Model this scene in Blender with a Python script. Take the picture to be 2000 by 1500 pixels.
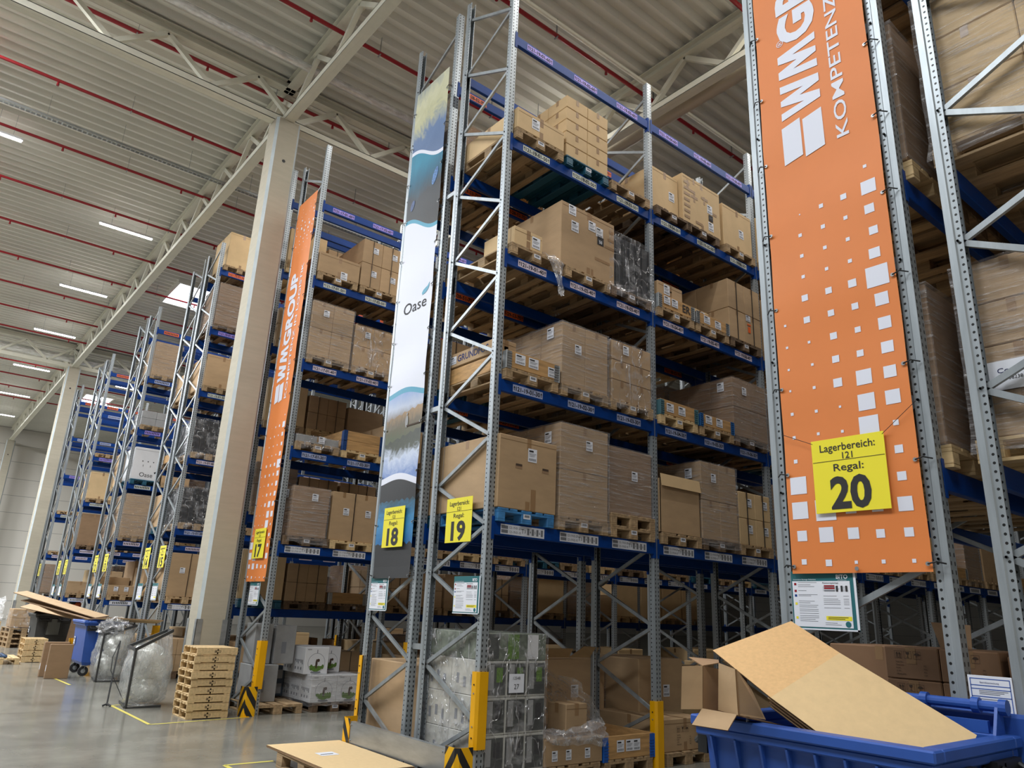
import bpy, math, random
from mathutils import Vector, Matrix
for o in list(bpy.data.objects): bpy.data.objects.remove(o)
SC = bpy.context.scene
COL = SC.collection
R = random.Random(7)
# ------------------------------------------------------------------ camera, world, lights, exposure
cd = bpy.data.cameras.new('camera'); cam = bpy.data.objects.new('camera', cd); COL.objects.link(cam); SC.camera = cam
cd.sensor_width = 36; cd.lens = 1441.4/2000*36; cd.clip_start = 0.05; cd.clip_end = 300
F = Vector((0.5967916, 0.74529488, 0.29727988)); RT = Vector((0.77180429, -0.63451397, 0.04135395)); UP = Vector((-0.21944913, -0.20476219, 0.9538944))
cam.matrix_world = Matrix(((RT.x, UP.x, -F.x, 0), (RT.y, UP.y, -F.y, 0), (RT.z, UP.z, -F.z, 1.6389), (0, 0, 0, 1)))
w = bpy.data.worlds.new('world'); SC.world = w; w.use_nodes = True
w.node_tree.nodes['Background'].inputs[0].default_value = (0.86, 0.93, 1.0, 1)
w.node_tree.nodes['Background'].inputs[1].default_value = 0.17
SC.view_settings.view_transform = 'Standard'; SC.view_settings.look = 'None'
SC.view_settings.exposure = 0.1; SC.view_settings.gamma = 1.0; SC.view_settings.use_curve_mapping = False
SC.cycles.use_denoising = True; SC.cycles.max_bounces = 7; SC.cycles.diffuse_bounces = 3; SC.cycles.glossy_bounces = 3
SC.cycles.transparent_max_bounces = 10; SC.cycles.transmission_bounces = 3; SC.cycles.sample_clamp_indirect = 4.0
SC.cycles.caustics_reflective = False; SC.cycles.caustics_refractive = False
def area(x, y, z, sx, sy, power, col=(1, 0.97, 0.92), tilt=0):
    l = bpy.data.lights.new('roof_glow', 'AREA'); l.shape = 'RECTANGLE'; l.size = sx; l.size_y = sy; l.energy = power; l.color = col
    o = bpy.data.objects.new('roof_glow', l); COL.objects.link(o); o.location = (x, y, z); o.rotation_euler = (0, tilt, 0); return o
DAY = (0.93, 0.97, 1.0)
for y in (-2, 3.6, 9.3, 14.9, 20.2, 25.6, 31, 37, 43, 50):          # added area lamps, out of view, standing in for daylight over the cross aisle
    area(-2.6, y, 12.05, 3.0, 2.4, 560 if y < 13 else 820 if y < 24 else 1100 if y < 35 else 1500, DAY)
for y, xs in ((4.55, (6.5, 11)), (10.25, (6.5, 11.5)), (16.25, (6.5,)), (21.95, (7,)), (27.8, (7,)), (33.7, (7,)), (-1.4, (5,))):
    for x in xs: area(x+1.0, y, 11.7, 4.6, 0.22, 150)                # added area lamps over each rack aisle, lengthened for highlights on film
# ------------------------------------------------------------------ materials
def nt(name):
    m = bpy.data.materials.new(name); m.use_nodes = True; n = m.node_tree; n.nodes.clear()
    o = n.nodes.new('ShaderNodeOutputMaterial'); b = n.nodes.new('ShaderNodeBsdfPrincipled'); n.links.new(b.outputs[0], o.inputs[0]); return m, n, b, o
def srgb(r, g, b):
    f = lambda c: (c/255/12.92) if c/255 <= 0.04045 else ((c/255+0.055)/1.055)**2.4
    return (f(r), f(g), f(b), 1)
def N(n, t, **kw):
    x = n.nodes.new(t)
    for k, v in kw.items():
        if hasattr(x, k): setattr(x, k, v)
        else: x.inputs[k.replace('_', ' ')].default_value = v
    return x
def M(name, c, rough=0.6, metal=0.0, var=0.0, scale=(4, 4, 4), amt=0.0, bump=0.0, bscale=60, rnd=0.0, emit=None, strength=1, detail=4, dark=None, spec=None):
    m, n, b, o = nt(name); L = n.links.new
    b.inputs['Roughness'].default_value = rough; b.inputs['Metallic'].default_value = metal
    if spec is not None: b.inputs['Specular IOR Level'].default_value = spec
    b.inputs['Base Color'].default_value = c
    src = None
    if amt > 0:
        tc = N(n, 'ShaderNodeTexCoord'); mp = N(n, 'ShaderNodeMapping'); mp.inputs['Scale'].default_value = scale
        no = N(n, 'ShaderNodeTexNoise', Scale=1.0, Detail=float(detail), Roughness=0.6)
        L(tc.outputs['Object'], mp.inputs[0]); L(mp.outputs[0], no.inputs['Vector'])
        rp = N(n, 'ShaderNodeMapRange'); rp.inputs[1].default_value = 0.3; rp.inputs[2].default_value = 0.7
        L(no.outputs['Fac'], rp.inputs[0])
        mx = N(n, 'ShaderNodeMix', data_type='RGBA'); mx.inputs[6].default_value = dark or tuple(v*(1-amt) for v in c[:3])+(1,); mx.inputs[7].default_value = tuple(min(1, v*(1+amt*0.5)) for v in c[:3])+(1,)
        L(rp.outputs[0], mx.inputs[0]); src = mx.outputs[2]
    if rnd > 0:
        oi = N(n, 'ShaderNodeObjectInfo'); hs = N(n, 'ShaderNodeHueSaturation'); mr = N(n, 'ShaderNodeMapRange')
        mr.inputs[3].default_value = 1-rnd; mr.inputs[4].default_value = 1+rnd*0.6
        L(oi.outputs['Random'], mr.inputs[0]); L(mr.outputs[0], hs.inputs['Value'])
        if src: L(src, hs.inputs['Color'])
        else: hs.inputs['Color'].default_value = c
        src = hs.outputs[0]
    if src: L(src, b.inputs['Base Color'])
    if bump > 0:
        tc2 = N(n, 'ShaderNodeTexCoord'); n2 = N(n, 'ShaderNodeTexNoise', Scale=float(bscale), Detail=3.0); bp = N(n, 'ShaderNodeBump', Strength=bump, Distance=0.01)
        L(tc2.outputs['Object'], n2.inputs['Vector']); L(n2.outputs['Fac'], bp.inputs['Height']); L(bp.outputs[0], b.inputs['Normal'])
    if emit:
        b.inputs['Emission Color'].default_value = emit; b.inputs['Emission Strength'].default_value = strength
    return m
CARD = M('cardboard', srgb(180, 150, 114), 0.8, amt=0.10, scale=(3, 3, 9), rnd=0.14)
CARDL = M('cardboard_pale', srgb(206, 176, 132), 0.75, amt=0.07, scale=(5, 5, 5), rnd=0.06)
CARDSH = M('cardboard_sheet', srgb(224, 194, 146), 0.75, amt=0.06, scale=(18, 18, 18), detail=6)
CARDLIN = M('cardboard_liner', srgb(216, 176, 124), 0.8, amt=0.10, scale=(40, 40, 40), detail=6)
CARDD = M('cardboard_dark', srgb(150, 120, 90), 0.8, amt=0.12, scale=(3, 3, 8), rnd=0.15)
CEDGE = M('cardboard_edge', srgb(120, 90, 58), 0.9)
TAPE = M('parcel_tape', srgb(150, 118, 84), 0.35)
WOODN = M('wood_new', srgb(214, 184, 136), 0.75, amt=0.25, scale=(30, 3, 30), rnd=0.08, bump=0.1)
WOOD = M('wood_pallet', srgb(172, 144, 108), 0.8, amt=0.35, scale=(24, 3, 24), rnd=0.2, bump=0.1)
WOODD = M('wood_weathered', srgb(112, 90, 68), 0.85, amt=0.4, scale=(24, 3, 24), rnd=0.2, bump=0.1)
WOODC = M('wood_collar', srgb(190, 148, 96), 0.7, amt=0.3, scale=(3, 6, 30), rnd=0.1)
WBLUE = M('wood_blue_paint', srgb(62, 128, 184), 0.6, amt=0.3, scale=(12, 3, 12), rnd=0.12)
TEAL = M('plastic_teal', srgb(30, 84, 106), 0.5, rnd=0.08)
GALV = M('galvanised', (0.36, 0.39, 0.41, 1), 0.42, 0.55, amt=0.22, scale=(9, 9, 2.5), detail=5)
GALVD = M('galvanised_plain', (0.42, 0.44, 0.45, 1), 0.38, 0.7, amt=0.25, scale=(3, 2, 9))
BLUE = M('beam_blue', srgb(0, 58, 134), 0.5, spec=0.25, amt=0.15, scale=(5, 5, 20))
BINB = M('bin_blue', srgb(46, 86, 168), 0.42, amt=0.12, scale=(4, 4, 4), bump=0.04, bscale=200)
BINK = M('bin_black', srgb(54, 55, 56), 0.5, amt=0.2, scale=(3, 3, 6))
BLACK = M('black', (0.012, 0.012, 0.013, 1), 0.5)
BLK2 = M('black_matt_load', srgb(30, 32, 36), 0.6, amt=0.2)
INK = M('ink', (0.02, 0.018, 0.02, 1), 0.7)
INKB = M('ink_brown', srgb(70, 52, 40), 0.8)
INKU = M('ink_blue', srgb(28, 36, 92), 0.7)
YEL = M('guard_yellow', srgb(236, 172, 0), 0.38, amt=0.06)
SIGNY = M('sign_yellow', srgb(242, 228, 60), 0.35)
WHITE = M('white_paper', srgb(226, 228, 236), 0.6)
GREYP = M('grey_print', srgb(120, 122, 128), 0.7)
BOXW = M('white_carton', srgb(214, 214, 216), 0.55, amt=0.04)
BOXG = M('grey_carton', srgb(150, 150, 150), 0.6, amt=0.15)
LAV = M('label_lavender', srgb(176, 186, 222), 0.5)
LAVP = M('label_pink', srgb(222, 208, 224), 0.5)
LAVC = M('label_cream', srgb(206, 210, 200), 0.5)
LAVV = M('label_violet', srgb(160, 140, 226), 0.5)
LAVO = M('label_orange', srgb(226, 98, 38), 0.5)
ORNG = M('banner_orange', srgb(222, 128, 62), 0.55, amt=0.03, bump=0.05, bscale=3)
BANW = M('banner_white', srgb(222, 224, 236), 0.55)
TEALP = M('print_teal', srgb(34, 104, 110), 0.5)
RED = M('pipe_red', srgb(150, 22, 34), 0.35)
STEELW = M('truss_paint', srgb(232, 229, 212), 0.5, amt=0.05)
FOIL = M('duct_foil', (0.92, 0.91, 0.88, 1), 0.3, 0.55, amt=0.35, scale=(5, 14, 14), bump=1.0, bscale=14)
RUB = M('rubber', (0.02, 0.02, 0.022, 1), 0.8)
GREEN = M('print_green', srgb(96, 130, 50), 0.7, amt=0.5, scale=(60, 60, 60))
GLOW = M('lamp_glow', (1, 1, 1, 1), 0.5, emit=(1, 0.98, 0.95, 1), strength=20)
SKYG = M('roof_glow', (1, 1, 1, 1), 0.5, emit=(0.85, 0.93, 1, 1), strength=5)
CEIL = M('ceiling_sheet', srgb(234, 232, 222), 0.55, amt=0.06, scale=(0.4, 0.4, 1))
CONC = M('column_concrete', srgb(180, 172, 154), 0.85, amt=0.07, scale=(2, 2, 14), bump=0.1)
CONC2 = M('column_chamfer_lit', srgb(196, 204, 206), 0.8, amt=0.1)  # paler, bluish chamfers: light falling on them is put into the colour
def wall_mat():
    m, n, b, o = nt('wall_panel'); L = n.links.new; b.inputs['Roughness'].default_value = 0.7
    tc = N(n, 'ShaderNodeTexCoord'); sp = N(n, 'ShaderNodeSeparateXYZ'); L(tc.outputs['Object'], sp.inputs[0])
    md = N(n, 'ShaderNodeMath', operation='FRACT'); dv = N(n, 'ShaderNodeMath', operation='DIVIDE'); dv.inputs[1].default_value = 1.1
    L(sp.outputs[2], dv.inputs[0]); L(dv.outputs[0], md.inputs[0]); lt = N(n, 'ShaderNodeMath', operation='LESS_THAN'); lt.inputs[1].default_value = 0.025; L(md.outputs[0], lt.inputs[0])
    mx = N(n, 'ShaderNodeMix', data_type='RGBA'); mx.inputs[6].default_value = srgb(222, 216, 206); mx.inputs[7].default_value = srgb(160, 156, 150); L(lt.outputs[0], mx.inputs[0]); L(mx.outputs[2], b.inputs['Base Color']); return m
WALL = wall_mat()
def floor_mat():
    m, n, b, o = nt('floor_concrete'); L = n.links.new
    tc = N(n, 'ShaderNodeTexCoord'); n1 = N(n, 'ShaderNodeTexNoise', Scale=0.9, Detail=6.0, Roughness=0.65); mp = N(n, 'ShaderNodeMapping'); mp.inputs['Scale'].default_value = (3, 0.6, 1)
    n2 = N(n, 'ShaderNodeTexNoise', Scale=1.0, Detail=5.0); L(tc.outputs['Object'], n1.inputs['Vector']); L(tc.outputs['Object'], mp.inputs[0]); L(mp.outputs[0], n2.inputs['Vector'])
    mx = N(n, 'ShaderNodeMix', data_type='RGBA'); mx.inputs[6].default_value = srgb(112, 110, 102); mx.inputs[7].default_value = srgb(150, 147, 137); mr = N(n, 'ShaderNodeMapRange'); mr.inputs[1].default_value = 0.3; mr.inputs[2].default_value = 0.7
    L(n1.outputs['Fac'], mr.inputs[0]); L(mr.outputs[0], mx.inputs[0]); L(mx.outputs[2], b.inputs['Base Color'])
    r2 = N(n, 'ShaderNodeMapRange'); r2.inputs[3].default_value = 0.08; r2.inputs[4].default_value = 0.26; L(n2.outputs['Fac'], r2.inputs[0]); L(r2.outputs[0], b.inputs['Roughness'])
    bp = N(n, 'ShaderNodeBump', Strength=0.02, Distance=0.01); L(n2.outputs['Fac'], bp.inputs['Height']); L(bp.outputs[0], b.inputs['Normal']); return m
FLOOR = floor_mat()
def film(name, lo, hi, streak=(3, 3, 70), tint=(0.9, 0.9, 0.92, 1), rough=0.12, bstr=0.6, crease=0.0, cscale=5.0, bdist=.02):
    m, n, b, o = nt(name); L = n.links.new; tr = N(n, 'ShaderNodeBsdfTransparent'); mix = N(n, 'ShaderNodeMixShader')
    b.inputs['Base Color'].default_value = tint; b.inputs['Roughness'].default_value = rough; b.inputs['Specular IOR Level'].default_value = 1.0; b.inputs['Metallic'].default_value = 0.3
    tc = N(n, 'ShaderNodeTexCoord'); mp = N(n, 'ShaderNodeMapping'); mp.inputs['Scale'].default_value = streak; mp.inputs['Rotation'].default_value = (0.12, 0.1, 0)
    no = N(n, 'ShaderNodeTexNoise', Scale=1.0, Detail=4.0, Roughness=0.6, Distortion=0.3); L(tc.outputs['Object'], mp.inputs[0]); L(mp.outputs[0], no.inputs['Vector'])
    mr = N(n, 'ShaderNodeMapRange'); mr.inputs[1].default_value = 0.5; mr.inputs[2].default_value = 0.72; mr.inputs[3].default_value = lo; mr.inputs[4].default_value = hi
    L(no.outputs['Fac'], mr.inputs[0]); fac = mr.outputs[0]; hgt = no.outputs['Fac']
    if crease > 0:                                               # thin bright crease lines of crumpled film
        n2 = N(n, 'ShaderNodeTexNoise', Scale=cscale, Detail=3.0, Roughness=0.6, Distortion=0.5); m3 = N(n, 'ShaderNodeMapping'); m3.inputs['Scale'].default_value = (1.7, 1.7, 0.55); m3.inputs['Rotation'].default_value = (0.5, 0.35, 0); L(tc.outputs['Object'], m3.inputs[0]); L(m3.outputs[0], n2.inputs['Vector'])
        sb = N(n, 'ShaderNodeMath', operation='SUBTRACT'); sb.inputs[1].default_value = 0.5; L(n2.outputs['Fac'], sb.inputs[0]); ab = N(n, 'ShaderNodeMath', operation='ABSOLUTE'); L(sb.outputs[0], ab.inputs[0])
        m2 = N(n, 'ShaderNodeMapRange'); m2.inputs[1].default_value = 0.0; m2.inputs[2].default_value = 0.02; m2.inputs[3].default_value = crease; m2.inputs[4].default_value = 0.0; L(ab.outputs[0], m2.inputs[0])
        ad = N(n, 'ShaderNodeMath', operation='ADD'); L(fac, ad.inputs[0]); L(m2.outputs[0], ad.inputs[1]); fac = ad.outputs[0]; a2 = N(n, 'ShaderNodeMath', operation='ADD'); L(hgt, a2.inputs[0]); L(m2.outputs[0], a2.inputs[1]); hgt = a2.outputs[0]
    bp = N(n, 'ShaderNodeBump', Strength=bstr, Distance=bdist); L(hgt, bp.inputs['Height']); L(bp.outputs[0], b.inputs['Normal'])
    L(fac, mix.inputs[0]); L(tr.outputs[0], mix.inputs[1]); L(b.outputs[0], mix.inputs[2]); L(mix.outputs[0], o.inputs[0]); return m
FILM = film('stretch_film', 0.14, 0.66, (2.4, 2.4, 42), (0.80, 0.78, 0.79, 1), 0.14, 1.0, bdist=.10)  # whitish streaks are highlights painted in through tint and opacity
BAGF = film('clear_bag', 0.30, 0.62, (3, 3, 2), (0.86, 0.88, 0.88, 1), 0.14, 0.8, 0.35, 3.0)
DRAPEF = film('heaped_film', 0.22, 0.75, (9, 9, 9), (0.93, 0.93, 0.95, 1), 0.12, 1.0, 0.4, 6.0)
SHEETF = film('loose_film', 0.05, 0.38, (5, 5, 9), (0.92, 0.92, 0.95, 1), 0.10, 1.0, 0.5, 3.2)
def upright_mat():
    m, n, b, o = nt('upright_galvanised'); L = n.links.new; b.inputs['Metallic'].default_value = 0.5; b.inputs['Roughness'].default_value = 0.42
    uv = N(n, 'ShaderNodeUVMap'); sp = N(n, 'ShaderNodeSeparateXYZ'); L(uv.outputs[0], sp.inputs[0])
    def m_(op, a, bb=None):
        x = N(n, 'ShaderNodeMath', operation=op)
        for i, v in enumerate((a, bb)):
            if v is None: continue
            if isinstance(v, (int, float)): x.inputs[i].default_value = v
            else: L(v, x.inputs[i])
        return x.outputs[0]
    u, v = sp.outputs[0], sp.outputs[1]
    # web faces: |u| < .05, rows at +-.026 ; flange faces: u about 1 ; smooth faces: u about 3
    fz = m_('ABSOLUTE', m_('SUBTRACT', m_('FRACT', m_('DIVIDE', v, 0.05)), 0.5))
    row = m_('LESS_THAN', m_('ABSOLUTE', m_('SUBTRACT', m_('ABSOLUTE', u), 0.026)), 0.007)
    h1 = m_('MULTIPLY', row, m_('LESS_THAN', fz, 0.24))
    du = m_('DIVIDE', m_('SUBTRACT', u, 1.0), 0.0085); dz = m_('DIVIDE', m_('MULTIPLY', fz, 0.05), 0.0085)
    h2 = m_('LESS_THAN', m_('ADD', m_('MULTIPLY', du, du), m_('MULTIPLY', dz, dz)), 1.0)
    h = m_('MAXIMUM', h1, h2)
    tc = N(n, 'ShaderNodeTexCoord'); mp = N(n, 'ShaderNodeMapping'); mp.inputs['Scale'].default_value = (30, 30, 3); no = N(n, 'ShaderNodeTexNoise', Scale=1.0, Detail=5.0)
    L(tc.outputs['Object'], mp.inputs[0]); L(mp.outputs[0], no.inputs['Vector'])
    mx = N(n, 'ShaderNodeMix', data_type='RGBA'); mx.inputs[6].default_value = (0.27, 0.30, 0.32, 1); mx.inputs[7].default_value = (0.47, 0.51, 0.54, 1); L(no.outputs['Fac'], mx.inputs[0])
    m2 = N(n, 'ShaderNodeMix', data_type='RGBA'); m2.inputs[7].default_value = (0.01, 0.01, 0.01, 1); L(mx.outputs[2], m2.inputs[6]); L(h, m2.inputs[0]); L(m2.outputs[2], b.inputs['Base Color'])
    inv = m_('MULTIPLY', m_('SUBTRACT', 1.0, h), 0.5); L(inv, b.inputs['Metallic']); return m
UPR = upright_mat()
def chevron_mat():
    m, n, b, o = nt('chevron'); L = n.links.new; uv = N(n, 'ShaderNodeUVMap'); sp = N(n, 'ShaderNodeSeparateXYZ'); L(uv.outputs[0], sp.inputs[0]); b.inputs['Roughness'].default_value = 0.4
    ab = N(n, 'ShaderNodeMath', operation='ABSOLUTE'); L(sp.outputs[0], ab.inputs[0]); ad = N(n, 'ShaderNodeMath', operation='MULTIPLY_ADD'); L(ab.outputs[0], ad.inputs[0]); ad.inputs[1].default_value = 1.15; L(sp.outputs[1], ad.inputs[2])
    dv = N(n, 'ShaderNodeMath', operation='DIVIDE'); L(ad.outputs[0], dv.inputs[0]); dv.inputs[1].default_value = 0.25; fr = N(n, 'ShaderNodeMath', operation='FRACT'); L(dv.outputs[0], fr.inputs[0])
    gt = N(n, 'ShaderNodeMath', operation='GREATER_THAN'); L(fr.outputs[0], gt.inputs[0]); gt.inputs[1].default_value = 0.5
    mx = N(n, 'ShaderNodeMix', data_type='RGBA'); mx.inputs[6].default_value = srgb(236, 176, 0); mx.inputs[7].default_value = (0.015, 0.015, 0.015, 1); L(gt.outputs[0], mx.inputs[0]); L(mx.outputs[2], b.inputs['Base Color']); return m
CHEV = chevron_mat()
def grad_mat(name, stops, scale=(6, 6, 6), dist=1.5, z0=0, z1=1, mixn=0.5):
    m, n, b, o = nt(name); L = n.links.new; tc = N(n, 'ShaderNodeTexCoord'); sp = N(n, 'ShaderNodeSeparateXYZ'); L(tc.outputs['Object'], sp.inputs[0]); b.inputs['Roughness'].default_value = 0.5
    mp = N(n, 'ShaderNodeMapping'); mp.inputs['Scale'].default_value = scale; no = N(n, 'ShaderNodeTexNoise', Scale=1.0, Detail=7.0, Roughness=0.65, Distortion=dist); L(tc.outputs['Object'], mp.inputs[0]); L(mp.outputs[0], no.inputs['Vector'])
    mr = N(n, 'ShaderNodeMapRange'); mr.inputs[1].default_value = z0; mr.inputs[2].default_value = z1; L(sp.outputs[2], mr.inputs[0])
    ad = N(n, 'ShaderNodeMath', operation='MULTIPLY_ADD'); sb = N(n, 'ShaderNodeMath', operation='SUBTRACT'); sb.inputs[1].default_value = 0.5; L(no.outputs['Fac'], sb.inputs[0]); L(sb.outputs[0], ad.inputs[0]); ad.inputs[1].default_value = mixn; L(mr.outputs[0], ad.inputs[2])
    cr = N(n, 'ShaderNodeValToRGB'); L(ad.outputs[0], cr.inputs[0]); e = cr.color_ramp.elements
    e[0].position = stops[0][0]; e[0].color = stops[0][1]; e[1].position = stops[-1][0]; e[1].color = stops[-1][1]
    for p_, c_ in stops[1:-1]: x = e.new(p_); x.color = c_
    L(cr.outputs[0], b.inputs['Base Color']); return m
# ------------------------------------------------------------------ mesh builder
class MB:
    def __init__(s): s.v = []; s.f = []; s.m = []; s.uv = []; s.mats = []
    def mi(s, m):
        if m not in s.mats: s.mats.append(m)
        return s.mats.index(m)
    def face(s, pts, m, uv=None):
        i = len(s.v); s.v += [tuple(p) for p in pts]; s.f.append(tuple(range(i, i+len(pts)))); s.m.append(s.mi(m)); s.uv.append(uv)
    def box(s, x0, x1, y0, y1, z0, z1, m, T=None):
        i = len(s.v); c = [(x0, y0, z0), (x1, y0, z0), (x1, y1, z0), (x0, y1, z0), (x0, y0, z1), (x1, y0, z1), (x1, y1, z1), (x0, y1, z1)]
        if T is not None: c = [tuple(T @ Vector(p)) for p in c]
        s.v += c; k = s.mi(m)
        for f in ((0, 3, 2, 1), (4, 5, 6, 7), (0, 1, 5, 4), (1, 2, 6, 5), (2, 3, 7, 6), (3, 0, 4, 7)): s.f.append(tuple(i+a for a in f)); s.m.append(k); s.uv.append(None)
    def cbox(s, x0, x1, y0, y1, z0, z1, m, e=0.006, T=None):     # box with softened edges
        xs = (x0, x1); ys = (y0, y1); zs = (z0, z1); P = {}; i = len(s.v)
        for a in (0, 1):
            for b in (0, 1):
                for c in (0, 1):
                    for ax in (0, 1, 2):
                        p = [xs[a], ys[b], zs[c]]
                        for q, sg in ((0, a), (1, b), (2, c)):
                            if q != ax: p[q] += e if sg == 0 else -e
                        if T is not None: p = tuple(T @ Vector(p))
                        P[(a, b, c, ax)] = len(s.v); s.v.append(tuple(p))
        k = s.mi(m)
        def ad(*f): s.f.append(tuple(f)); s.m.append(k); s.uv.append(None)
        for a in (0, 1):
            q = [(a, 0, 0, 0), (a, 1, 0, 0), (a, 1, 1, 0), (a, 0, 1, 0)]; ad(*[P[t] for t in (q if a else q[::-1])])
            q = [(0, a, 0, 1), (0, a, 1, 1), (1, a, 1, 1), (1, a, 0, 1)]; ad(*[P[t] for t in (q if a else q[::-1])])
            q = [(0, 0, a, 2), (1, 0, a, 2), (1, 1, a, 2), (0, 1, a, 2)]; ad(*[P[t] for t in (q if a else q[::-1])])
            for b in (0, 1):
                ad(P[(a, b, 0, 0)], P[(a, b, 1, 0)], P[(a, b, 1, 1)], P[(a, b, 0, 1)])
                ad(P[(a, 0, b, 0)], P[(a, 1, b, 0)], P[(a, 1, b, 2)], P[(a, 0, b, 2)])
                ad(P[(0, a, b, 1)], P[(1, a, b, 1)], P[(1, a, b, 2)], P[(0, a, b, 2)])
                for c in (0, 1): ad(P[(a, b, c, 0)], P[(a, b, c, 1)], P[(a, b, c, 2)])
    def bar(s, p, q, w_, h_, m, up=(0, 0, 1)):
        p = Vector(p); q = Vector(q); d = (q-p); l = d.length; d.normalize(); u = Vector(up); a = d.cross(u)
        if a.length < 1e-3: a = d.cross(Vector((1, 0, 0)))
        a.normalize(); b_ = a.cross(d)
        T = Matrix(((d.x, a.x, b_.x, p.x), (d.y, a.y, b_.y, p.y), (d.z, a.z, b_.z, p.z), (0, 0, 0, 1)))
        s.box(0, l, -w_/2, w_/2, -h_/2, h_/2, m, T)
    def tube(s, pts, r, m, n=8, caps=True):
        pts = [Vector(p) for p in pts]; k = s.mi(m); i0 = len(s.v); rr = r if isinstance(r, (list, tuple)) else [r]*len(pts)
        prev = None
        for j, p in enumerate(pts):
            d = (pts[min(j+1, len(pts)-1)]-pts[max(j-1, 0)]).normalized()
            a = d.cross(Vector((0, 0, 1))) if prev is None else (prev - d*prev.dot(d))
            if a.length < 1e-3: a = d.cross(Vector((1, 0, 0)))
            a.normalize(); prev = a; b_ = d.cross(a)
            for t in range(n): an = 2*math.pi*t/n; s.v.append(tuple(p+(a*math.cos(an)+b_*math.sin(an))*rr[j]))
        for j in range(len(pts)-1):
            for t in range(n): s.f.append((i0+j*n+t, i0+j*n+(t+1) % n, i0+(j+1)*n+(t+1) % n, i0+(j+1)*n+t)); s.m.append(k); s.uv.append(None)
        if caps:
            s.f.append(tuple(i0+t for t in range(n))[::-1]); s.m.append(k); s.uv.append(None)
            s.f.append(tuple(i0+(len(pts)-1)*n+t for t in range(n))); s.m.append(k); s.uv.append(None)
    def flat(s, verts2, faces, o, r, u, m):                       # place 2-D outline polygons in space
        i = len(s.v); o = Vector(o); r = Vector(r); u = Vector(u); k = s.mi(m)
        s.v += [tuple(o+r*a+u*b_) for a, b_ in verts2]
        for f in faces: s.f.append(tuple(i+t for t in f)); s.m.append(k); s.uv.append(None)
    def rect(s, o, r, u, x0, x1, y0, y1, m): s.flat([(x0, y0), (x1, y0), (x1, y1), (x0, y1)], [(0, 1, 2, 3)], o, r, u, m)
    def text(s, st, o, r, u, cx, cy, h, m, width=None, bold=0.0, n=None, align='C'):
        V, Fc, (x0, x1, y0, y1) = glyphs(st, bold)
        k = h/0.73; kx = k if width is None else width/(x1-x0)
        ox = {'C': (x0+x1)/2, 'L': x0, 'R': x1}[align]
        s.flat([((a-ox)*kx+cx, b_*k-h/2+cy) for a, b_ in V], Fc, o, r, u, m)
    def build(s, name, parent=None, loc=None, smooth=False):
        me = bpy.data.meshes.new(name); me.from_pydata(s.v, [], s.f)
        for m in s.mats: me.materials.append(m)
        me.polygons.foreach_set('material_index', s.m)
        if any(u is not None for u in s.uv):
            ul = me.uv_layers.new(name='UVMap'); li = 0
            for f, u in zip(s.f, s.uv):
                for t in range(len(f)):
                    ul.data[li].uv = u[t] if u else (3, 0); li += 1
        if smooth: me.polygons.foreach_set('use_smooth', [True]*len(s.f))
        me.update(); o = bpy.data.objects.new(name, me); COL.objects.link(o)
        if parent is not None: o.parent = parent
        if loc: o.location = loc
        return o
_g = {}
def glyphs(st, bold=0.0):
    key = (st, bold)
    if key in _g: return _g[key]
    c = bpy.data.curves.new('lettering', 'FONT'); c.body = st; c.size = 1; c.offset = bold; c.resolution_u = 3
    o = bpy.data.objects.new('lettering', c); me = bpy.data.meshes.new_from_object(o)
    V = [(v.co.x, v.co.y) for v in me.vertices]; Fc = [tuple(p.vertices) for p in me.polygons]
    bpy.data.objects.remove(o); bpy.data.curves.remove(c); bpy.data.meshes.remove(me)
    xs = [v[0] for v in V] or [0, 1]; ys = [v[1] for v in V] or [0, 1]
    _g[key] = (V, Fc, (min(xs), max(xs), min(ys), max(ys))); return _g[key]
def empty(name, loc=(0, 0, 0), rz=0, parent=None):
    o = bpy.data.objects.new(name, None); COL.objects.link(o); o.location = loc; o.rotation_euler = (0, 0, rz); o.empty_display_size = 0.1
    if parent is not None: o.parent = parent
    return o
def tag(o, label=None, cat=None, group=None, kind=None):
    if label: o['label'] = label
    if cat: o['category'] = cat
    if group: o['group'] = group
    if kind: o['kind'] = kind
    return o
def thing(name, label, cat, loc=(0, 0, 0), rz=0, group=None): return tag(empty(name, loc, rz), label, cat, group)
def copy_tree(o, parent=None):
    c = o.copy(); COL.objects.link(c)
    if parent is not None: c.parent = parent
    for ch in list(o.children): copy_tree(ch, c)
    return c
X_, Y_, Z_ = Vector((1, 0, 0)), Vector((0, 1, 0)), Vector((0, 0, 1))
# ------------------------------------------------------------------ measures of the hall and racks
X0, PW, PITCH, DEP, CW = 4.727, 0.0925, 2.6586, 1.1, 0.089
ROOF = 12.15
LVA = [2.57, 4.15, 5.71, 7.31, 8.86]
LVB = [1.55, 3.17, 4.80, 6.43, 8.02, 9.62]
LVC = [2.60, 4.62, 6.70, 8.80]
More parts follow.
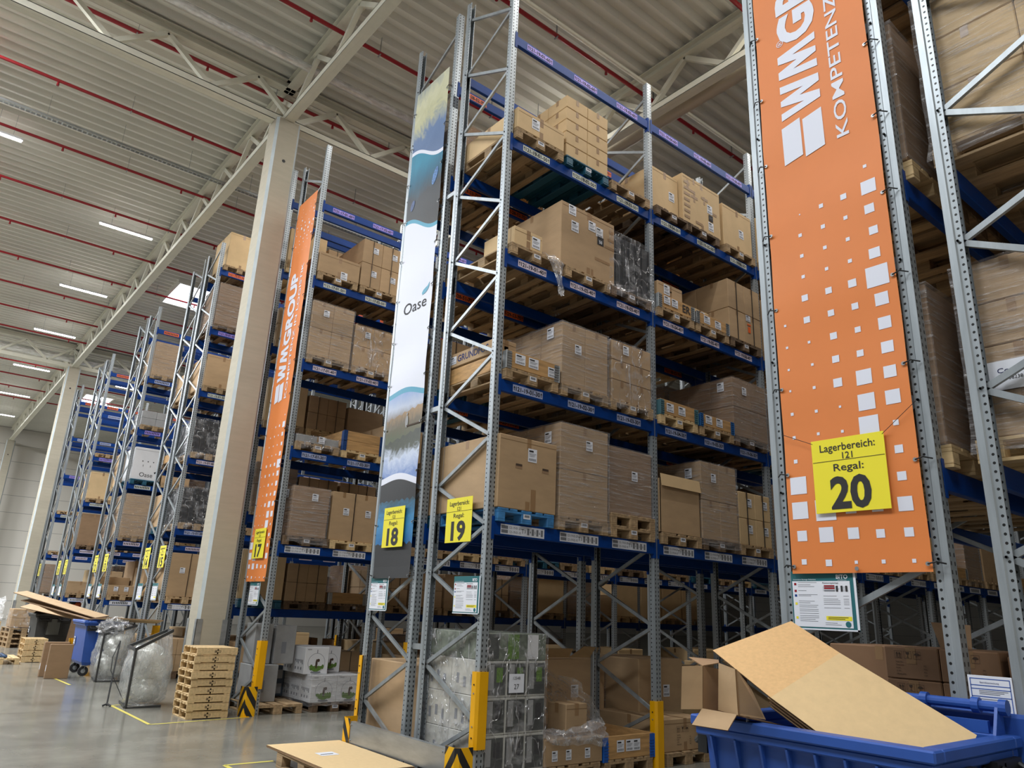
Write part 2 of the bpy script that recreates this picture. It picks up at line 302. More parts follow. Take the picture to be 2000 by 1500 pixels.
#       front Y (low-Y side), bays, levels, even rack faces +Y
RACKS = {21: (0.454, 6, LVC), 20: (1.785, 7, LVC), 19: (6.22, 7, LVA), 18: (7.52, 7, LVA), 17: (11.87, 8, LVA), 16: (13.52, 7, LVB), 15: (17.9, 6, LVB), 14: (19.2, 5, LVB),
         13: (23.65, 4, LVB), 12: (24.97, 4, LVB), 11: (29.9, 3, LVB), 10: (31.22, 3, LVB), 9: (35.65, 2, LVB), 8: (37.15, 2, LVB)}
ORD = ['floor', 'lowest', 'second', 'third', 'fourth', 'fifth', 'sixth']
NW = {8: 'eight', 9: 'nine', 10: 'ten', 11: 'eleven', 12: 'twelve', 13: 'thirteen', 14: 'fourteen', 15: 'fifteen', 16: 'sixteen', 17: 'seventeen', 18: 'eighteen', 19: 'nineteen', 20: 'twenty', 21: 'twenty-one'}
POS = ['first', 'second', 'third', 'fourth', 'fifth', 'sixth', 'seventh', 'eighth', 'ninth', 'tenth', 'eleventh', 'twelfth', 'thirteenth', 'fourteenth', 'fifteenth', 'sixteenth', 'seventeenth', 'eighteenth',
       'nineteenth', 'twentieth', 'twenty-first', 'twenty-second', 'twenty-third', 'twenty-fourth']
# ------------------------------------------------------------------ the hall
fl = MB(); fl.face([(-12, -8, 0), (90, -8, 0), (90, 60, 0), (-12, 60, 0)], FLOOR); tag(fl.build('floor'), kind='structure')
ce = MB(); y = -8.0
prof = [(0, 0), (0.07, 0), (0.115, 0.13), (0.265, 0.13), (0.31, 0)]
while y < 60:
    for (a, b), (c, d) in zip(prof, prof[1:]):
        ce.face([(-12, y+a, ROOF+b), (90, y+a, ROOF+b), (90, y+c, ROOF+d), (-12, y+c, ROOF+d)], CEIL)
    y += 0.31
ce.face([(-12, -8, ROOF+0.3), (-12, 60, ROOF+0.3), (90, 60, ROOF+0.3), (90, -8, ROOF+0.3)], CEIL)
tag(ce.build('ceiling'), kind='structure')
wl = MB(); wl.face([(-12, 58.5, 0), (90, 58.5, 0), (90, 58.5, ROOF+0.3), (-12, 58.5, ROOF+0.3)], WALL); tag(wl.build('wall_left'), kind='structure')
wl = MB(); wl.face([(89.5, -8, 0), (89.5, 60, 0), (89.5, 60, ROOF+0.3), (89.5, -8, ROOF+0.3)], WALL); tag(wl.build('wall_far'), kind='structure')
wl = MB(); wl.face([(-12, -7.5, 0), (90, -7.5, 0), (90, -7.5, ROOF+0.3), (-12, -7.5, ROOF+0.3)], WALL); tag(wl.build('wall_right'), kind='structure')
tb = MB()
for a, b in (((3.18, 13.73), (3.2, 11.56)), ((3.2, 11.56), (4.6, 11.76)), ((3.1, 18.3), (3.15, 17.0)), ((3.17, 8.5), (3.7, 8.5)), ((3.17, 8.5), (3.17, 7.0)), ((3.18, 13.73), (3.5, 13.8)), ((3.05, 23), (3.1, 25))):
    d = (Vector(b)-Vector(a)).normalized()*0.025; nn = Vector((-d.y, d.x))
    tb.face([(a[0]-nn.x, a[1]-nn.y, 0.002), (b[0]-nn.x, b[1]-nn.y, 0.002), (b[0]+nn.x, b[1]+nn.y, 0.002), (a[0]+nn.x, a[1]+nn.y, 0.002)], M('floor_tape', srgb(214, 200, 96), 0.5) if 'floor_tape' not in bpy.data.materials else bpy.data.materials['floor_tape'])
tag(tb.build('floor_marking'), kind='structure')
jt = MB(); jt.face([(-12, 12.9, .0015), (4.1, 13.31, .0015), (4.1, 13.316, .0015), (-12, 12.906, .0015)], INKB); tag(jt.build('floor_joint'), kind='structure')
# columns
def column(y, label):
    c = MB(); s_, e = 0.5, 0.05; x0 = 4.06; prof = [(x0+e, y), (x0+s_-e, y), (x0+s_, y+e), (x0+s_, y+s_-e), (x0+s_-e, y+s_), (x0+e, y+s_), (x0, y+s_-e), (x0, y+e)]
    n = len(prof)
    for i in range(n):
        a, b = prof[i], prof[(i+1) % n]; c.face([(a[0], a[1], 0), (b[0], b[1], 0), (b[0], b[1], 11.05), (a[0], a[1], 11.05)], CONC2 if i % 2 else CONC)
    c.face([(p[0], p[1], 11.05) for p in prof], CONC)
    o = tag(c.build('column'), label, 'column', kind='structure')
    h = MB(); h.tube([(x0+0.25, y-0.003, 10.1), (x0+0.25, y-0.001, 10.1)], 0.035, BLACK, 12); h.build('lifting_hole', o)
    g = MB()
    for dx, dy in ((0, 0), (s_, 0), (0, s_), (s_, s_)):
        gx = x0+dx; gy = y+dy; sx = 1 if dx == 0 else -1; sy = 1 if dy == 0 else -1
        g.box(min(gx-sx*.008, gx+sx*.09), max(gx-sx*.008, gx+sx*.09), gy-0.008*(sy > 0), gy+0.008*(sy < 0), 0, 1.35, GALVD); g.box(gx-0.008*(sx > 0), gx+0.008*(sx < 0), min(gy-sy*.008, gy+sy*.09), max(gy-sy*.008, gy+sy*.09), 0, 1.35, GALVD)
    g.build('edge_guard', o)
column(13.0, 'tall concrete column standing behind the stacked small pallets, between racks 16 and 17')
column(35.7, 'concrete column further off, rising beside rack 10'); column(57.0, 'farthest concrete column, against the cream end wall')
# trusses
def truss(p, q, label, step=1.5):
    t = tag(empty('roof_truss'), label, 'truss', kind='structure'); p = Vector(p); q = Vector(q); d = (q-p); L = d.length; d.normalize(); side = d.cross(Z_)
    for nm, z, h in (('bottom_chord', 11.12, 0.16), ('top_chord', 12.0, 0.2)):
        c = MB(); a = Vector((p.x, p.y, z)); b = Vector((q.x, q.y, z)); c.bar(a+Z_*(h/2-0.01), b+Z_*(h/2-0.01), 0.2, 0.016, STEELW); c.bar(a-Z_*(h/2-0.01), b-Z_*(h/2-0.01), 0.2, 0.016, STEELW); c.bar(a, b, 0.014, h, STEELW)
        if nm == 'bottom_chord': c.bar(a+side*0.095, b+side*0.095, 0.01, h, STEELW); c.bar(a-side*0.095, b-side*0.095, 0.01, h, STEELW)
        c.build(nm, t)
    n = int(L/step); 
    for i in range(n):
        a = p+d*(i*step); m_ = p+d*(i*step+step/2); b = p+d*((i+1)*step)
        for s1, s2 in ((a, m_), (m_, b)):
            up = s1 is a; c = MB(); c.bar((s1.x, s1.y, 11.2 if up else 11.9), (s2.x, s2.y, 11.9 if up else 11.2), 0.09, 0.09, STEELW); c.build('web_member', t)
truss((4.3, -3, 0), (4.3, 58, 0), 'long pale steel roof truss running over the concrete columns along the cross aisle', 1.75)
truss((9.6, -6, 0), (9.6, 20, 0), 'pale steel roof truss crossing above rack 19, with a ribbed duct beside it', 1.75)
truss((-6, 13.25, 0), (30, 13.25, 0), 'pale steel roof truss crossing over the near concrete column, above racks 16 and 17', 1.75)
truss((-2, 35.95, 0), (16, 35.95, 0), 'pale steel roof truss crossing over the second concrete column', 1.75)
def duct(p, q, r, label, m, rib=0.12):
    n = int((Vector(q)-Vector(p)).length/rib); P = [Vector(p).lerp(Vector(q), i/n) for i in range(n+1)]; c = MB(); c.tube(P, [r*(1+0.05*(i % 2)+R.uniform(-.02, .02)) for i in range(n+1)], m, 12); return tag(c.build('air_duct', smooth=True), label, 'duct')
duct((-6, 12.12, 11.75), (30, 12.12, 11.75), 0.078, 'silver foil duct hung along the truss over the near column', FOIL)
duct((9.95, -6, 11.15), (9.95, 12, 11.15), 0.12, 'ribbed duct running along the truss above rack 19', M('duct_cream', srgb(190, 178, 158), 0.6))
duct((-6, 36.5, 11.6), (14, 36.5, 11.6), 0.16, 'silver foil duct hung by the second column', FOIL)
for i in range(17):
    y = 5.65+2.6*i; c = MB(); z = 11.78; xs = (-6, 26) if i < 9 else (-2, 14); pr = thing('sprinkler_pipe', f'dark red sprinkler pipe under the roof, {POS[i]} of the row counted from rack 20', 'pipe', group='red sprinkler pipes')
    c.tube([(xs[0], y, z), (xs[1], y, z)], 0.035 if i > 3 else 0.04, RED, 8); c.build('pipe', pr)
    h = MB(); s_ = MB(); x = -4.0+(i % 3)*0.5
    while x < min(xs[1], 14):
        h.bar((x, y, z-0.06), (x, y, ROOF), 0.035, 0.006, GALVD); h.bar((x-0.01, y-.05, z-0.05), (x-.01, y+.05, z-0.05), 0.02, 0.02, GALVD); s_.tube([(x+1.3, y, z-0.03), (x+1.3, y, z-0.12)], [0.02, 0.03], RED, 6); x += 2.7
    h.build('hanger', pr); s_.build('sprinkler_head', pr)
def lamp(x0, x1, y, z, label):
    t = thing('ceiling_light', label, 'light', (x0, y, z), 0, 'linear roof lamps'); c = MB(); c.box(0, x1-x0, -0.03, 0.03, 0, 0.05, M('lamp_housing', srgb(200, 200, 200), 0.5) if 'lamp_housing' not in bpy.data.materials else bpy.data.materials['lamp_housing']); c.build('housing', t)
    c = MB(); c.box(0.02, x1-x0-.02, -0.032, 0.032, -0.035, 0, GLOW); c.build('tube', t)
    c = MB()
    for x in (0.3, x1-x0-0.2): c.bar((x, 0, 0.05), (x, 0, ROOF-z), 0.02, 0.006, GALVD)
    c.build('hanging_rod', t)
for i, (a, b, y) in enumerate(((-0.9, 0.22, 18.65), (2.4, 3.8, 21.65), (2.32, 3.78, 27.35), (2.32, 3.78, 33.0), (2.32, 3.78, 39.2), (2.3, 3.78, 45.5), (2.3, 3.78, 51.5))):
    lamp(a, b, y, 11.55, f'glowing linear lamp under the roof over the cross aisle, {POS[i]} of seven')
for i, (a, b, y) in enumerate(((8.3, 9.8, 10.25), (6.6, 8.1, 44.0), (6.6, 8.1, 39.3))): lamp(a, b, y, 11.5, ['lamp glowing between racks 17 and 18, just behind the top beams of rack 19', 'glowing linear lamp near the end wall, seen above rack 8', 'glowing linear lamp above rack 8'][i])
for i, (x, y) in enumerate(((5.6, 25.5), (6.2, 44.5))):
    t = tag(empty('window_%d' % (i+1), (x, y, ROOF)), ['square roof light glowing white above racks 12 and 13', 'roof light glowing beyond rack 8'][i], 'skylight', kind='structure'); c = MB(); c.box(0, 1.3, 0, 2.2, -0.06, -0.05, SKYG); c.build('pane', t)
    c = MB()
    for b in ((-0.08, 0, -0.08, 2.28), (1.3, 1.38, -0.08, 2.28), (0, 1.3, -0.08, 0), (0, 1.3, 2.2, 2.28)): c.box(*b, -0.12, 0.1, CEIL)
    c.build('frame', t)
c = MB(); c.tube([(-3, 7.75, 11.45), (16, 7.75, 11.45)], 0.04, STEELW, 8); tag(c.build('ceiling_conduit'), 'pale round pipe under the roof above rack 18', 'pipe')
for yy, lb in ((17.3, 'grey mesh cable tray hanging below the roof near the first lamp'),):
    c = MB()
    for dy in (-0.06, 0.06): c.bar((-5, yy+dy, 11.6), (14, yy+dy, 11.6), 0.008, 0.05, GALVD)
    x = -5
    while x < 14: c.bar((x, yy-.06, 11.58), (x, yy+.06, 11.58), 0.03, 0.008, GALVD); x += 0.1
    o = tag(c.build('cable_tray'), lb, 'cable tray'); h = MB(); x = -4
    while x < 14: h.bar((x, yy, 11.6), (x, yy, ROOF), 0.02, 0.006, GALVD); x += 1.5
    h.build('hanger', o)
# ------------------------------------------------------------------ racks
def upright_mesh(h):
    # omega section, web at y=0 facing -Y, open towards +Y
    P = [(0.018, CW, 3), (0.010, CW, 3), (0.010, 0.050, 1), (0.0, 0.042, 3), (0.0, 0.0, 3), (PW, 0.0, 0), (PW, 0.042, 3), (PW-0.010, 0.050, 3), (PW-0.010, CW, 1), (PW-0.018, CW, 3)]
    c = MB(); n = 6; t = 0.0025
    for (a, b) in zip(P, P[1:]):
        kind = {(4, 5): 0}.get((P.index(a), P.index(b)))
        i = P.index(a)
        if i == 4: us = (-PW/2, PW/2)
        elif i in (1, 7): us = (1-0.02, 1+0.02)
        else: us = (3, 3.01)
        c.face([(a[0], a[1], 0), (b[0], b[1], 0), (b[0], b[1], h), (a[0], a[1], h)], UPR, [(us[0], 0), (us[1], 0), (us[1], h), (us[0], h)])
    c.box(-0.01, PW+0.01, -0.01, CW+0.01, 0, 0.008, GALVD)
    o = c.build('upright'); me = o.data; bpy.data.objects.remove(o); return me
UM = {h: upright_mesh(h) for h in (9.55, 10.1, 10.35)}
def label_big(c, o, n, s, lv, k):                                   # the barcoded location label of the lowest beam
    w_, h_ = 0.62, 0.105; r, u = X_, Z_; c.rect(o, r, u, -w_/2, w_/2, -h_/2, h_/2, WHITE); o2 = o-Y_*0.0015 if True else o
    for q in (0.022, -0.022): c.rect(o2, r, u, -0.30, -0.21, q-0.017, q+0.017, GREYP)
    for q, num in ((0.024, '20'), (-0.022, '10')): c.text(f'121-{n}-{s:02d}-{num}', o2, r, u, -0.11, q, 0.028, INK, width=0.16)
    c.text('T', o2, r, u, -0.005, 0, 0.05, INK); c.text('3', o2, r, u, 0.03, 0, 0.035, INK)
    for i, ch in enumerate('456 '):
        c.rect(o2, r, u, 0.06+i*0.066, 0.09+i*0.066, -0.035, 0.035, GREYP)
        if ch != ' ': c.text(ch, o2, r, u, 0.107+i*0.066, 0, 0.03, INK)
def label_small(c, o, st, m, r=X_, s=-1):
    w_, h_ = 0.45, 0.085; u = Z_; c.rect(o, r, u, -w_/2, w_/2, -h_/2, h_/2, m); o2 = o+Y_*(0.0015*s)
    c.text(st, o2, r, u, 0, 0, 0.052, INK, width=0.365, bold=0.03)
    for q in (-0.203, 0.203): c.rect(o2, r, u, q-0.004, q+0.004, -0.028, 0.008, INK); c.flat([(q-0.013, 0.004), (q+0.013, 0.004), (q, 0.032)], [(0, 1, 2)], o2, r, u, INK)
def add_rack(n):
    y0, nb, LV = RACKS[n]; even = n % 2 == 0; near = n in (17, 18, 19, 20, 21)
    col = {21: 'seen at the right edge of the view', 20: 'with the large orange banner on its end', 19: 'full of pallets in the middle of the view', 18: 'with the tall fish pond banner on its end', 17: 'with the narrow orange banner on its end'}.get(n, f'with the yellow number plate {NW[n]} on its end')
    root = thing('pallet_rack', f'blue and galvanised pallet rack {NW[n]} {col}' if n != 21 else 'galvanised pallet rack back to back with rack 20, seen at the right edge', 'rack', (X0, y0, 0), 0, 'rows of pallet racking')
    top = 10.35 if LV is LVB else 10.1
    for k in range(nb+1):
        if k > 3 and n < 16: break
        h = top if k == 0 else (9.55 if LV is not LVB else 10.1)
        fr = empty('upright_frame', (k*PITCH, 0, 0), 0, root)
        a = bpy.data.objects.new('upright', UM[h]); COL.objects.link(a); a.parent = fr
        b = bpy.data.objects.new('upright', UM[h]); COL.objects.link(b); b.parent = fr; b.location = (PW, DEP, 0); b.rotation_euler = (0, 0, math.pi)
        z = 0.12; ya, yb = (DEP-0.06, 0.06); zA = 1.08 if not even else 0.59; zB = 0.59 if not even else 1.08; seq = []
        i = 0
        while True:
            zl, zr = zA+0.97*i, zB+0.97*i
            if max(zl, zr) > h-0.1: break
            seq.append(((ya, zl), (yb, zr)))
            nz = (zr+0.97) if not even else zr
            if not even: nxt = ((ya, zl), (yb, zr+0.97))
            else: nxt = ((yb, zr), (ya, zl+0.97))
            if max(nxt[0][1], nxt[1][1]) < h-0.05: seq.append(nxt)
            i += 1
        seq.append(((ya, 0.12), (yb, 0.12))); seq.append(((ya, 0.12), (yb, zB)) if not even else ((yb, 0.12), (ya, zA)))
        if near and k == 0:
            for s_ in seq:
                c = MB(); c.bar((PW/2, s_[0][0], s_[0][1]), (PW/2, s_[1][0], s_[1][1]), 0.028, 0.04, GALV)
                for (yy, zz) in s_: c.tube([(-.004, yy, zz), (PW/2, yy, zz)], .008, GALVD, 6)
                c.build('brace', fr)
        else:
            c = MB()
            for s_ in seq: c.bar((PW/2, s_[0][0], s_[0][1]), (PW/2, s_[1][0], s_[1][1]), 0.028, 0.04, GALV)
            c.build('bracing', fr)
    bm = {}
    for k in range(nb):
        if k >= 3 and n < 16: break
        for li, z in enumerate(LV):
            if li > 0 and k > 2: continue
            for side in (0, 1):
                key = (side, li == 0)
                if key not in bm:
                    c = MB(); H = 0.14; yy = -0.002 if side == 0 else DEP-0.048
                    c.cbox(PW, PITCH, yy, yy+0.05, -H, 0, BLUE, 0.005)
                    for xx in (PW, PITCH): 
                        sg = 1 if xx == PW else -1
                        c.box(min(xx, xx+sg*0.005), max(xx, xx+sg*0.005), yy-0.003, yy+0.053, -0.19, 0.05, BLUE); ey = yy-0.006 if side == 0 else yy+0.053
                        c.box(min(xx, xx-sg*0.035), max(xx, xx-sg*0.035), ey, ey+0.004, -0.19, 0.05, BLUE)
                    o = c.build('beam'); bm[key] = o.data; bpy.data.objects.remove(o)
                b = bpy.data.objects.new('beam', bm[key]); COL.objects.link(b); b.parent = root; b.location = (k*PITCH, 0, z)
                if side == 0 and not even:
                    for j in range(3):
                        sx = PW+(PITCH-PW)*(j+0.5)/3; o_ = Vector((sx-0.03, -0.0045, -0.072)); c = MB()
                        if n < 15 or (k > 3):
                            c.rect(o_, X_, Z_, -0.28 if li == 0 else -.22, 0.28 if li == 0 else .22, -0.05, 0.05, WHITE if li == 0 else (LAVO if li == len(LV)-1 else [LAV, LAVP, LAVC, LAVV][li % 4])); q = -0.2
                            while q < 0.2: c.rect(o_-Y_*0.002, X_, Z_, q, q+0.025, -0.03, 0.03, INK); q += 0.045
                        elif li == 0: label_big(c, o_, n, k*3+j+1, z, k)
                        else: label_small(c, o_, f'121-{n}-{k*3+j+1:02d}-{(li+2)*10 if LV is LVA else li*10+20}', [LAV, LAV, LAVP, LAVC, LAVV, LAVO][li] if LV is LVA else ([LAV, LAV, LAVP, LAVC, LAVV, LAVO][li]))
                        c.build('location_label', b)
                if side == 0 and n == 18 and li in (1, 2, 3, 4) and k < 2:
                    for j, sx in enumerate((0.36, 1.22, 2.1)):
                        c = MB(); label_small(c, Vector((sx, -0.0045, -0.075)), ['121-29-53-70', '121-28-52-70', '121-28-51-70'][(li+j) % 3], LAVO); c.build('location_label', b)['label'] = 'orange location label'
    return root
for n in RACKS: add_rack(n)
# ------------------------------------------------------------------ pallets
def pallet_parts(c, part, m, W=0.8, D=1.2, H=0.144):
    # built centred in plan, standing on z=0; runners go along Y (short end faces the aisle)
    if part in ('deck', 'all'):
        xs = [-W/2+0.0725, -W/4+0.018, 0, W/4-0.018, W/2-0.0725]; ws = [0.145, 0.1, 0.145, 0.1, 0.145]
        for x, w_ in zip(xs, ws): c.cbox(x-w_/2, x+w_/2, -D/2, D/2, H-0.022, H, m, 0.003)
        for y in (-D/2+0.0725, 0, D/2-0.0725): c.box(-W/2, W/2, y-0.0725, y+0.0725, H-0.044, H-0.022, m)
    for i, x in enumerate((-W/2+0.05, 0, W/2-0.05)):
        if part in ('all', i):
            w_ = 0.05 if i != 1 else 0.0725
            c.cbox(x-w_, x+w_, -D/2, D/2, 0, 0.022, m, 0.003)
            for y in (-D/2+0.0725, 0, D/2-0.0725): c.cbox(x-w_, x+w_, y-0.0725, y+0.0725, 0.022, H-0.044, m, 0.004)
def plastic_pallet(c, part, m, W=0.8, D=1.2, H=0.15):
    if part in ('deck', 'all'):
        c.cbox(-W/2, W/2, -D/2, D/2, H-0.035, H, m, 0.01)
        for i in range(9): x = -W/2+W*(i+0.5)/9; c.box(x-0.008, x+0.008, -D/2+.02, D/2-.02, H-0.06, H-0.035, m)
    for i, x in enumerate((-W/2+0.06, 0, W/2-0.06)):
        if part in ('all', i):
            c.cbox(x-0.06, x+0.06, -D/2, D/2, 0, 0.02, m, 0.004)
            for y in (-D/2+0.09, 0, D/2-0.09): c.cbox(x-0.055, x+0.055, y-0.09, y+0.09, 0.02, H-0.035, m, 0.008)
PM = {}
PAL = {'wood': (WOOD, 'wooden pallet'), 'new': (WOODN, 'pale new wooden pallet'), 'dark': (WOODD, 'dark weathered wooden pallet'), 'blue': (WBLUE, 'bright blue painted pallet'), 'teal': (TEAL, 'dark teal plastic pallet')}
def pallet(x, y, z, kind, label, rz=0, near=True, tagp=False, group='pallets in the racks'):
    m, desc = PAL[kind]
    fn = plastic_pallet if kind == 'teal' else pallet_parts
    for part in ((['deck', 0, 1, 2]) if near else ['all']):
        if (kind, part) not in PM:
            c = MB(); fn(c, part, m); o = c.build('deck' if part == 'deck' else 'runner'); PM[(kind, part)] = o.data; bpy.data.objects.remove(o)
    if not near:
        o = bpy.data.objects.new('euro_pallet', PM[(kind, 'all')]); COL.objects.link(o); o.location = (x, y, z); o.rotation_euler = (0, 0, rz); return tag(o, label or desc, 'pallet', group)
    t = thing('euro_pallet', label, 'pallet', (x, y, z), rz, group)
    for part in ('deck', 0, 1, 2):
        o = bpy.data.objects.new('deck' if part == 'deck' else 'runner', PM[(kind, part)]); COL.objects.link(o); o.parent = t
    if tagp:
        c = MB(); c.rect(Vector((0, -0.602, 0.075)), X_, Z_, -0.05, 0.05, -0.02, 0.03, WHITE); c.rect(Vector((0, -0.6035, 0.085)), X_, Z_, -0.035, 0.035, -0.012, 0.012, GREYP); c.build('pallet_tag', t)
    return t
# ------------------------------------------------------------------ loads (front towards local -Y, base at z=0)
def ship_label(parent, x, y, z, w_=0.13, h_=0.15, r=X_, u=Z_, n=-Y_, m=WHITE):
    c = MB(); o = Vector((x, y, z))+n*0.003; c.rect(o, r, u, -w_/2, w_/2, -h_/2, h_/2, m); o = o+n*0.0015
    c.rect(o, r, u, -w_*.4, w_*.1, h_*.25, h_*.38, INK)
    for i in range(3): c.rect(o, r, u, -w_*.4, w_*(.4-.1*i), h_*(.12-.1*i), h_*(.15-.1*i), GREYP)
    q = -0.38
    while q < 0.38: c.rect(o, r, u, w_*q, w_*(q+.04), -h_*.4, -h_*.22, INK); q += 0.09
    return c.build('shipping_label', parent)
def one_carton(parent, x, y, z, w_, d, h, m=CARD, tape=True, seam=True, name='carton'):
    c = MB(); c.cbox(-w_/2, w_/2, -d/2, d/2, 0, h, m, 0.007)
    if tape:
        t = 0.03; e = 0.0012
        c.rect(Vector((0, -d/2-e, 0)), X_, Z_, -t, t, h-0.12, h, TAPE); c.rect(Vector((0, -d/2-e, 0)), X_, Z_, -t, t, 0, 0.1, TAPE); c.rect(Vector((-w_/2-e, 0, 0)), -Y_, Z_, -t, t, h-0.1, h, TAPE); c.rect(Vector((0, 0, h+e)), X_, Y_, -t, t, -d/2, d/2, TAPE)
    if seam: c.rect(Vector((0, -d/2-0.0013, 0)), X_, Z_, w_*.02-w_/2, w_/2-w_*.02, h-0.055, h-0.05, CEDGE)
    o = c.build(name, parent, (x, y, z)); return o
def straps(parent, w_, d, h, xs, z0=0, m=BLACK):
    for x in xs:
        c = MB()
        for a, b in (((x, -d/2-.004, z0), (x, -d/2-.004, h)), ((x, -d/2, h+.004), (x, d/2, h+.004)), ((x, d/2+.004, h), (x, d/2+.004, z0))): c.bar(a, b, 0.014, 0.005, m, up=(0, 1, 0) if a[2] == b[2] and 0 else (1, 0, 0) if a[2] != b[2] else (0, 0, 1))
        c.build('strap', parent)
def wrap(parent, w_, d, h, drop=0.12, m=None, seed=0, skirt=0.02):
    rr = random.Random(seed); c = MB(); k = c.mi(m or FILM); nz = 9; per = []
    nx, ny = 6, 8
    for i in range(nx): per.append((-w_/2+w_*i/nx, -d/2))
    for i in range(ny): per.append((w_/2, -d/2+d*i/ny))
    for i in range(nx): per.append((w_/2-w_*i/nx, d/2))
    for i in range(ny): per.append((-w_/2, d/2-d*i/ny))
    n = len(per); 
    for j in range(nz+1):
        z = -drop+(h+drop+0.006)*j/nz; sc = 0.008+ (skirt if z < 0 else 0)
        for (x, y) in per: 
            o_ = sc+rr.uniform(0, 0.009); c.v.append((x*(1+2*o_/w_), y*(1+2*o_/d), z+(rr.uniform(-.03, .02) if j == 0 else 0)))
    for j in range(nz):
        for i in range(n): c.f.append((j*n+i, j*n+(i+1) % n, (j+1)*n+(i+1) % n, (j+1)*n+i)); c.m.append(k); c.uv.append(None)
    c.f.append(tuple(nz*n+i for i in range(n))); c.m.append(k); c.uv.append(None)
    return c.build('stretch_film', parent)
def grid(parent, nx, ny, nz, w_, d, h, m, near=True, gap=0.004):
    cw, cd_, ch = w_/nx, d/ny, h/nz
    if not near:
        c = MB()
        for i in range(nx):
            for j in range(ny):
                for k in range(nz): c.cbox(-w_/2+i*cw+gap/2, -w_/2+(i+1)*cw-gap/2, -d/2+j*cd_+gap/2, -d/2+(j+1)*cd_-gap/2, k*ch, (k+1)*ch-gap, m, 0.006)
        c.build('carton', parent); return
    for i in range(nx):
        for j in range(ny):
            for k in range(nz):
                c = MB(); c.cbox(-cw/2+gap/2, cw/2-gap/2, -cd_/2+gap/2, cd_/2-gap/2, 0, ch-gap, m, 0.007); c.rect(Vector((0, -cd_/2, 0)), X_, Z_, -0.025, 0.025, ch-0.09, ch-gap, TAPE); c.rect(Vector((-cw/2, 0, 0)), -Y_, Z_, -0.025, 0.025, ch-0.09, ch-gap, TAPE)
                c.build('carton', parent, (-w_/2+(i+.5)*cw, -d/2+(j+.5)*cd_, k*ch))
def collar(parent, w_=0.8, d=1.2, h=0.2, hinge=GALVD, m=WOODC, rows=1):
    for r_ in range(rows):
        z = r_*h
        for nm, b in (('board', (-w_/2, w_/2, -d/2, -d/2+0.02)), ('board', (-w_/2, w_/2, d/2-0.02, d/2)), ('board', (-w_/2, -w_/2+0.02, -d/2+.02, d/2-.02)), ('board', (w_/2-0.02, w_/2, -d/2+.02, d/2-.02))):
            c = MB(); c.cbox(*b, z+0.002, z+h-0.002, m, 0.003); c.build(nm, parent)
        for sx in (-1, 1):
            for sy in (-1, 1):
                c = MB(); x, y = sx*w_/2, sy*d/2
                c.box(min(x, x-sx*0.07), max(x, x-sx*0.07), y-0.004 if sy < 0 else y, y if sy < 0 else y+0.004, z-0.02, z+h-0.01, hinge); c.box(x-0.004 if sx < 0 else x, x if sx < 0 else x+0.004, min(y, y-sy*0.07), max(y, y-sy*0.07), z-0.02, z+h-0.01, hinge)
                for q in range(6): zz = z+0.01+q*0.03; c.box(min(x+sx*.003, x-sx*0.075), max(x+sx*.003, x-sx*0.075), y-0.009 if sy < 0 else y, y if sy < 0 else y+0.009, zz, zz+0.012, hinge)
                c.tube([(x+sx*.004, y+sy*.004, z-.02), (x+sx*.004, y+sy*.004, z+h-.01)], 0.008, hinge, 6); c.build('corner_hinge', parent)
def marks(c, o, r, u, s=1.0, m=INKB, txt=True):                   # packing symbols: this way up, fragile, keep dry
    for i in range(3):
        cx = (i-1)*0.075*s; a = 0.03*s
        for b in ((-a, a, a-.002*s, a), (-a, a, -a, -a+.002*s), (-a, -a+.002*s, -a, a), (a-.002*s, a, -a, a)): c.rect(o, r, u, cx+b[0], cx+b[1], b[2], b[3], m)
        if i == 0:
            for q in (-.011, .011): c.rect(o, r, u, cx+(q-.003)*s, cx+(q+.003)*s, -.018*s, .008*s, m); c.flat([(cx+(q-.009)*s, .006*s), (cx+(q+.009)*s, .006*s), (cx+q*s, .022*s)], [(0, 1, 2)], o, r, u, m)
            c.rect(o, r, u, cx-.02*s, cx+.02*s, -.023*s, -.020*s, m)
        elif i == 1:
            c.flat([(cx-.014*s, .022*s), (cx+.014*s, .022*s), (cx+.009*s, .004*s), (cx, -.002*s), (cx-.009*s, .004*s)], [(0, 4, 3, 2, 1)], o, r, u, m); c.rect(o, r, u, cx-.002*s, cx+.002*s, -.018*s, 0, m); c.rect(o, r, u, cx-.01*s, cx+.01*s, -.021*s, -.017*s, m)
        else:
            P = [(cx+.022*s*math.cos(t), .018*s*math.sin(t)) for t in [math.pi*q/8 for q in range(9)]]; c.flat(P, [tuple(range(9))], o, r, u, m); c.rect(o, r, u, cx-.002*s, cx+.002*s, -.02*s, 0, m)
    if txt:
        for i, t in enumerate(('Side No.:', 'Quantity:', 'N.W.', 'G.W.', 'MEASURE:')): c.text(t, o, r, u, -.10*s, -.055*s-.024*s*i, .013*s, m, align='L')
        for i, t in enumerate(('PC', 'KG', 'KG', 'CM')): c.text(t, o, r, u, .13*s, -.055*s-.024*s*(i+1), .013*s, m)
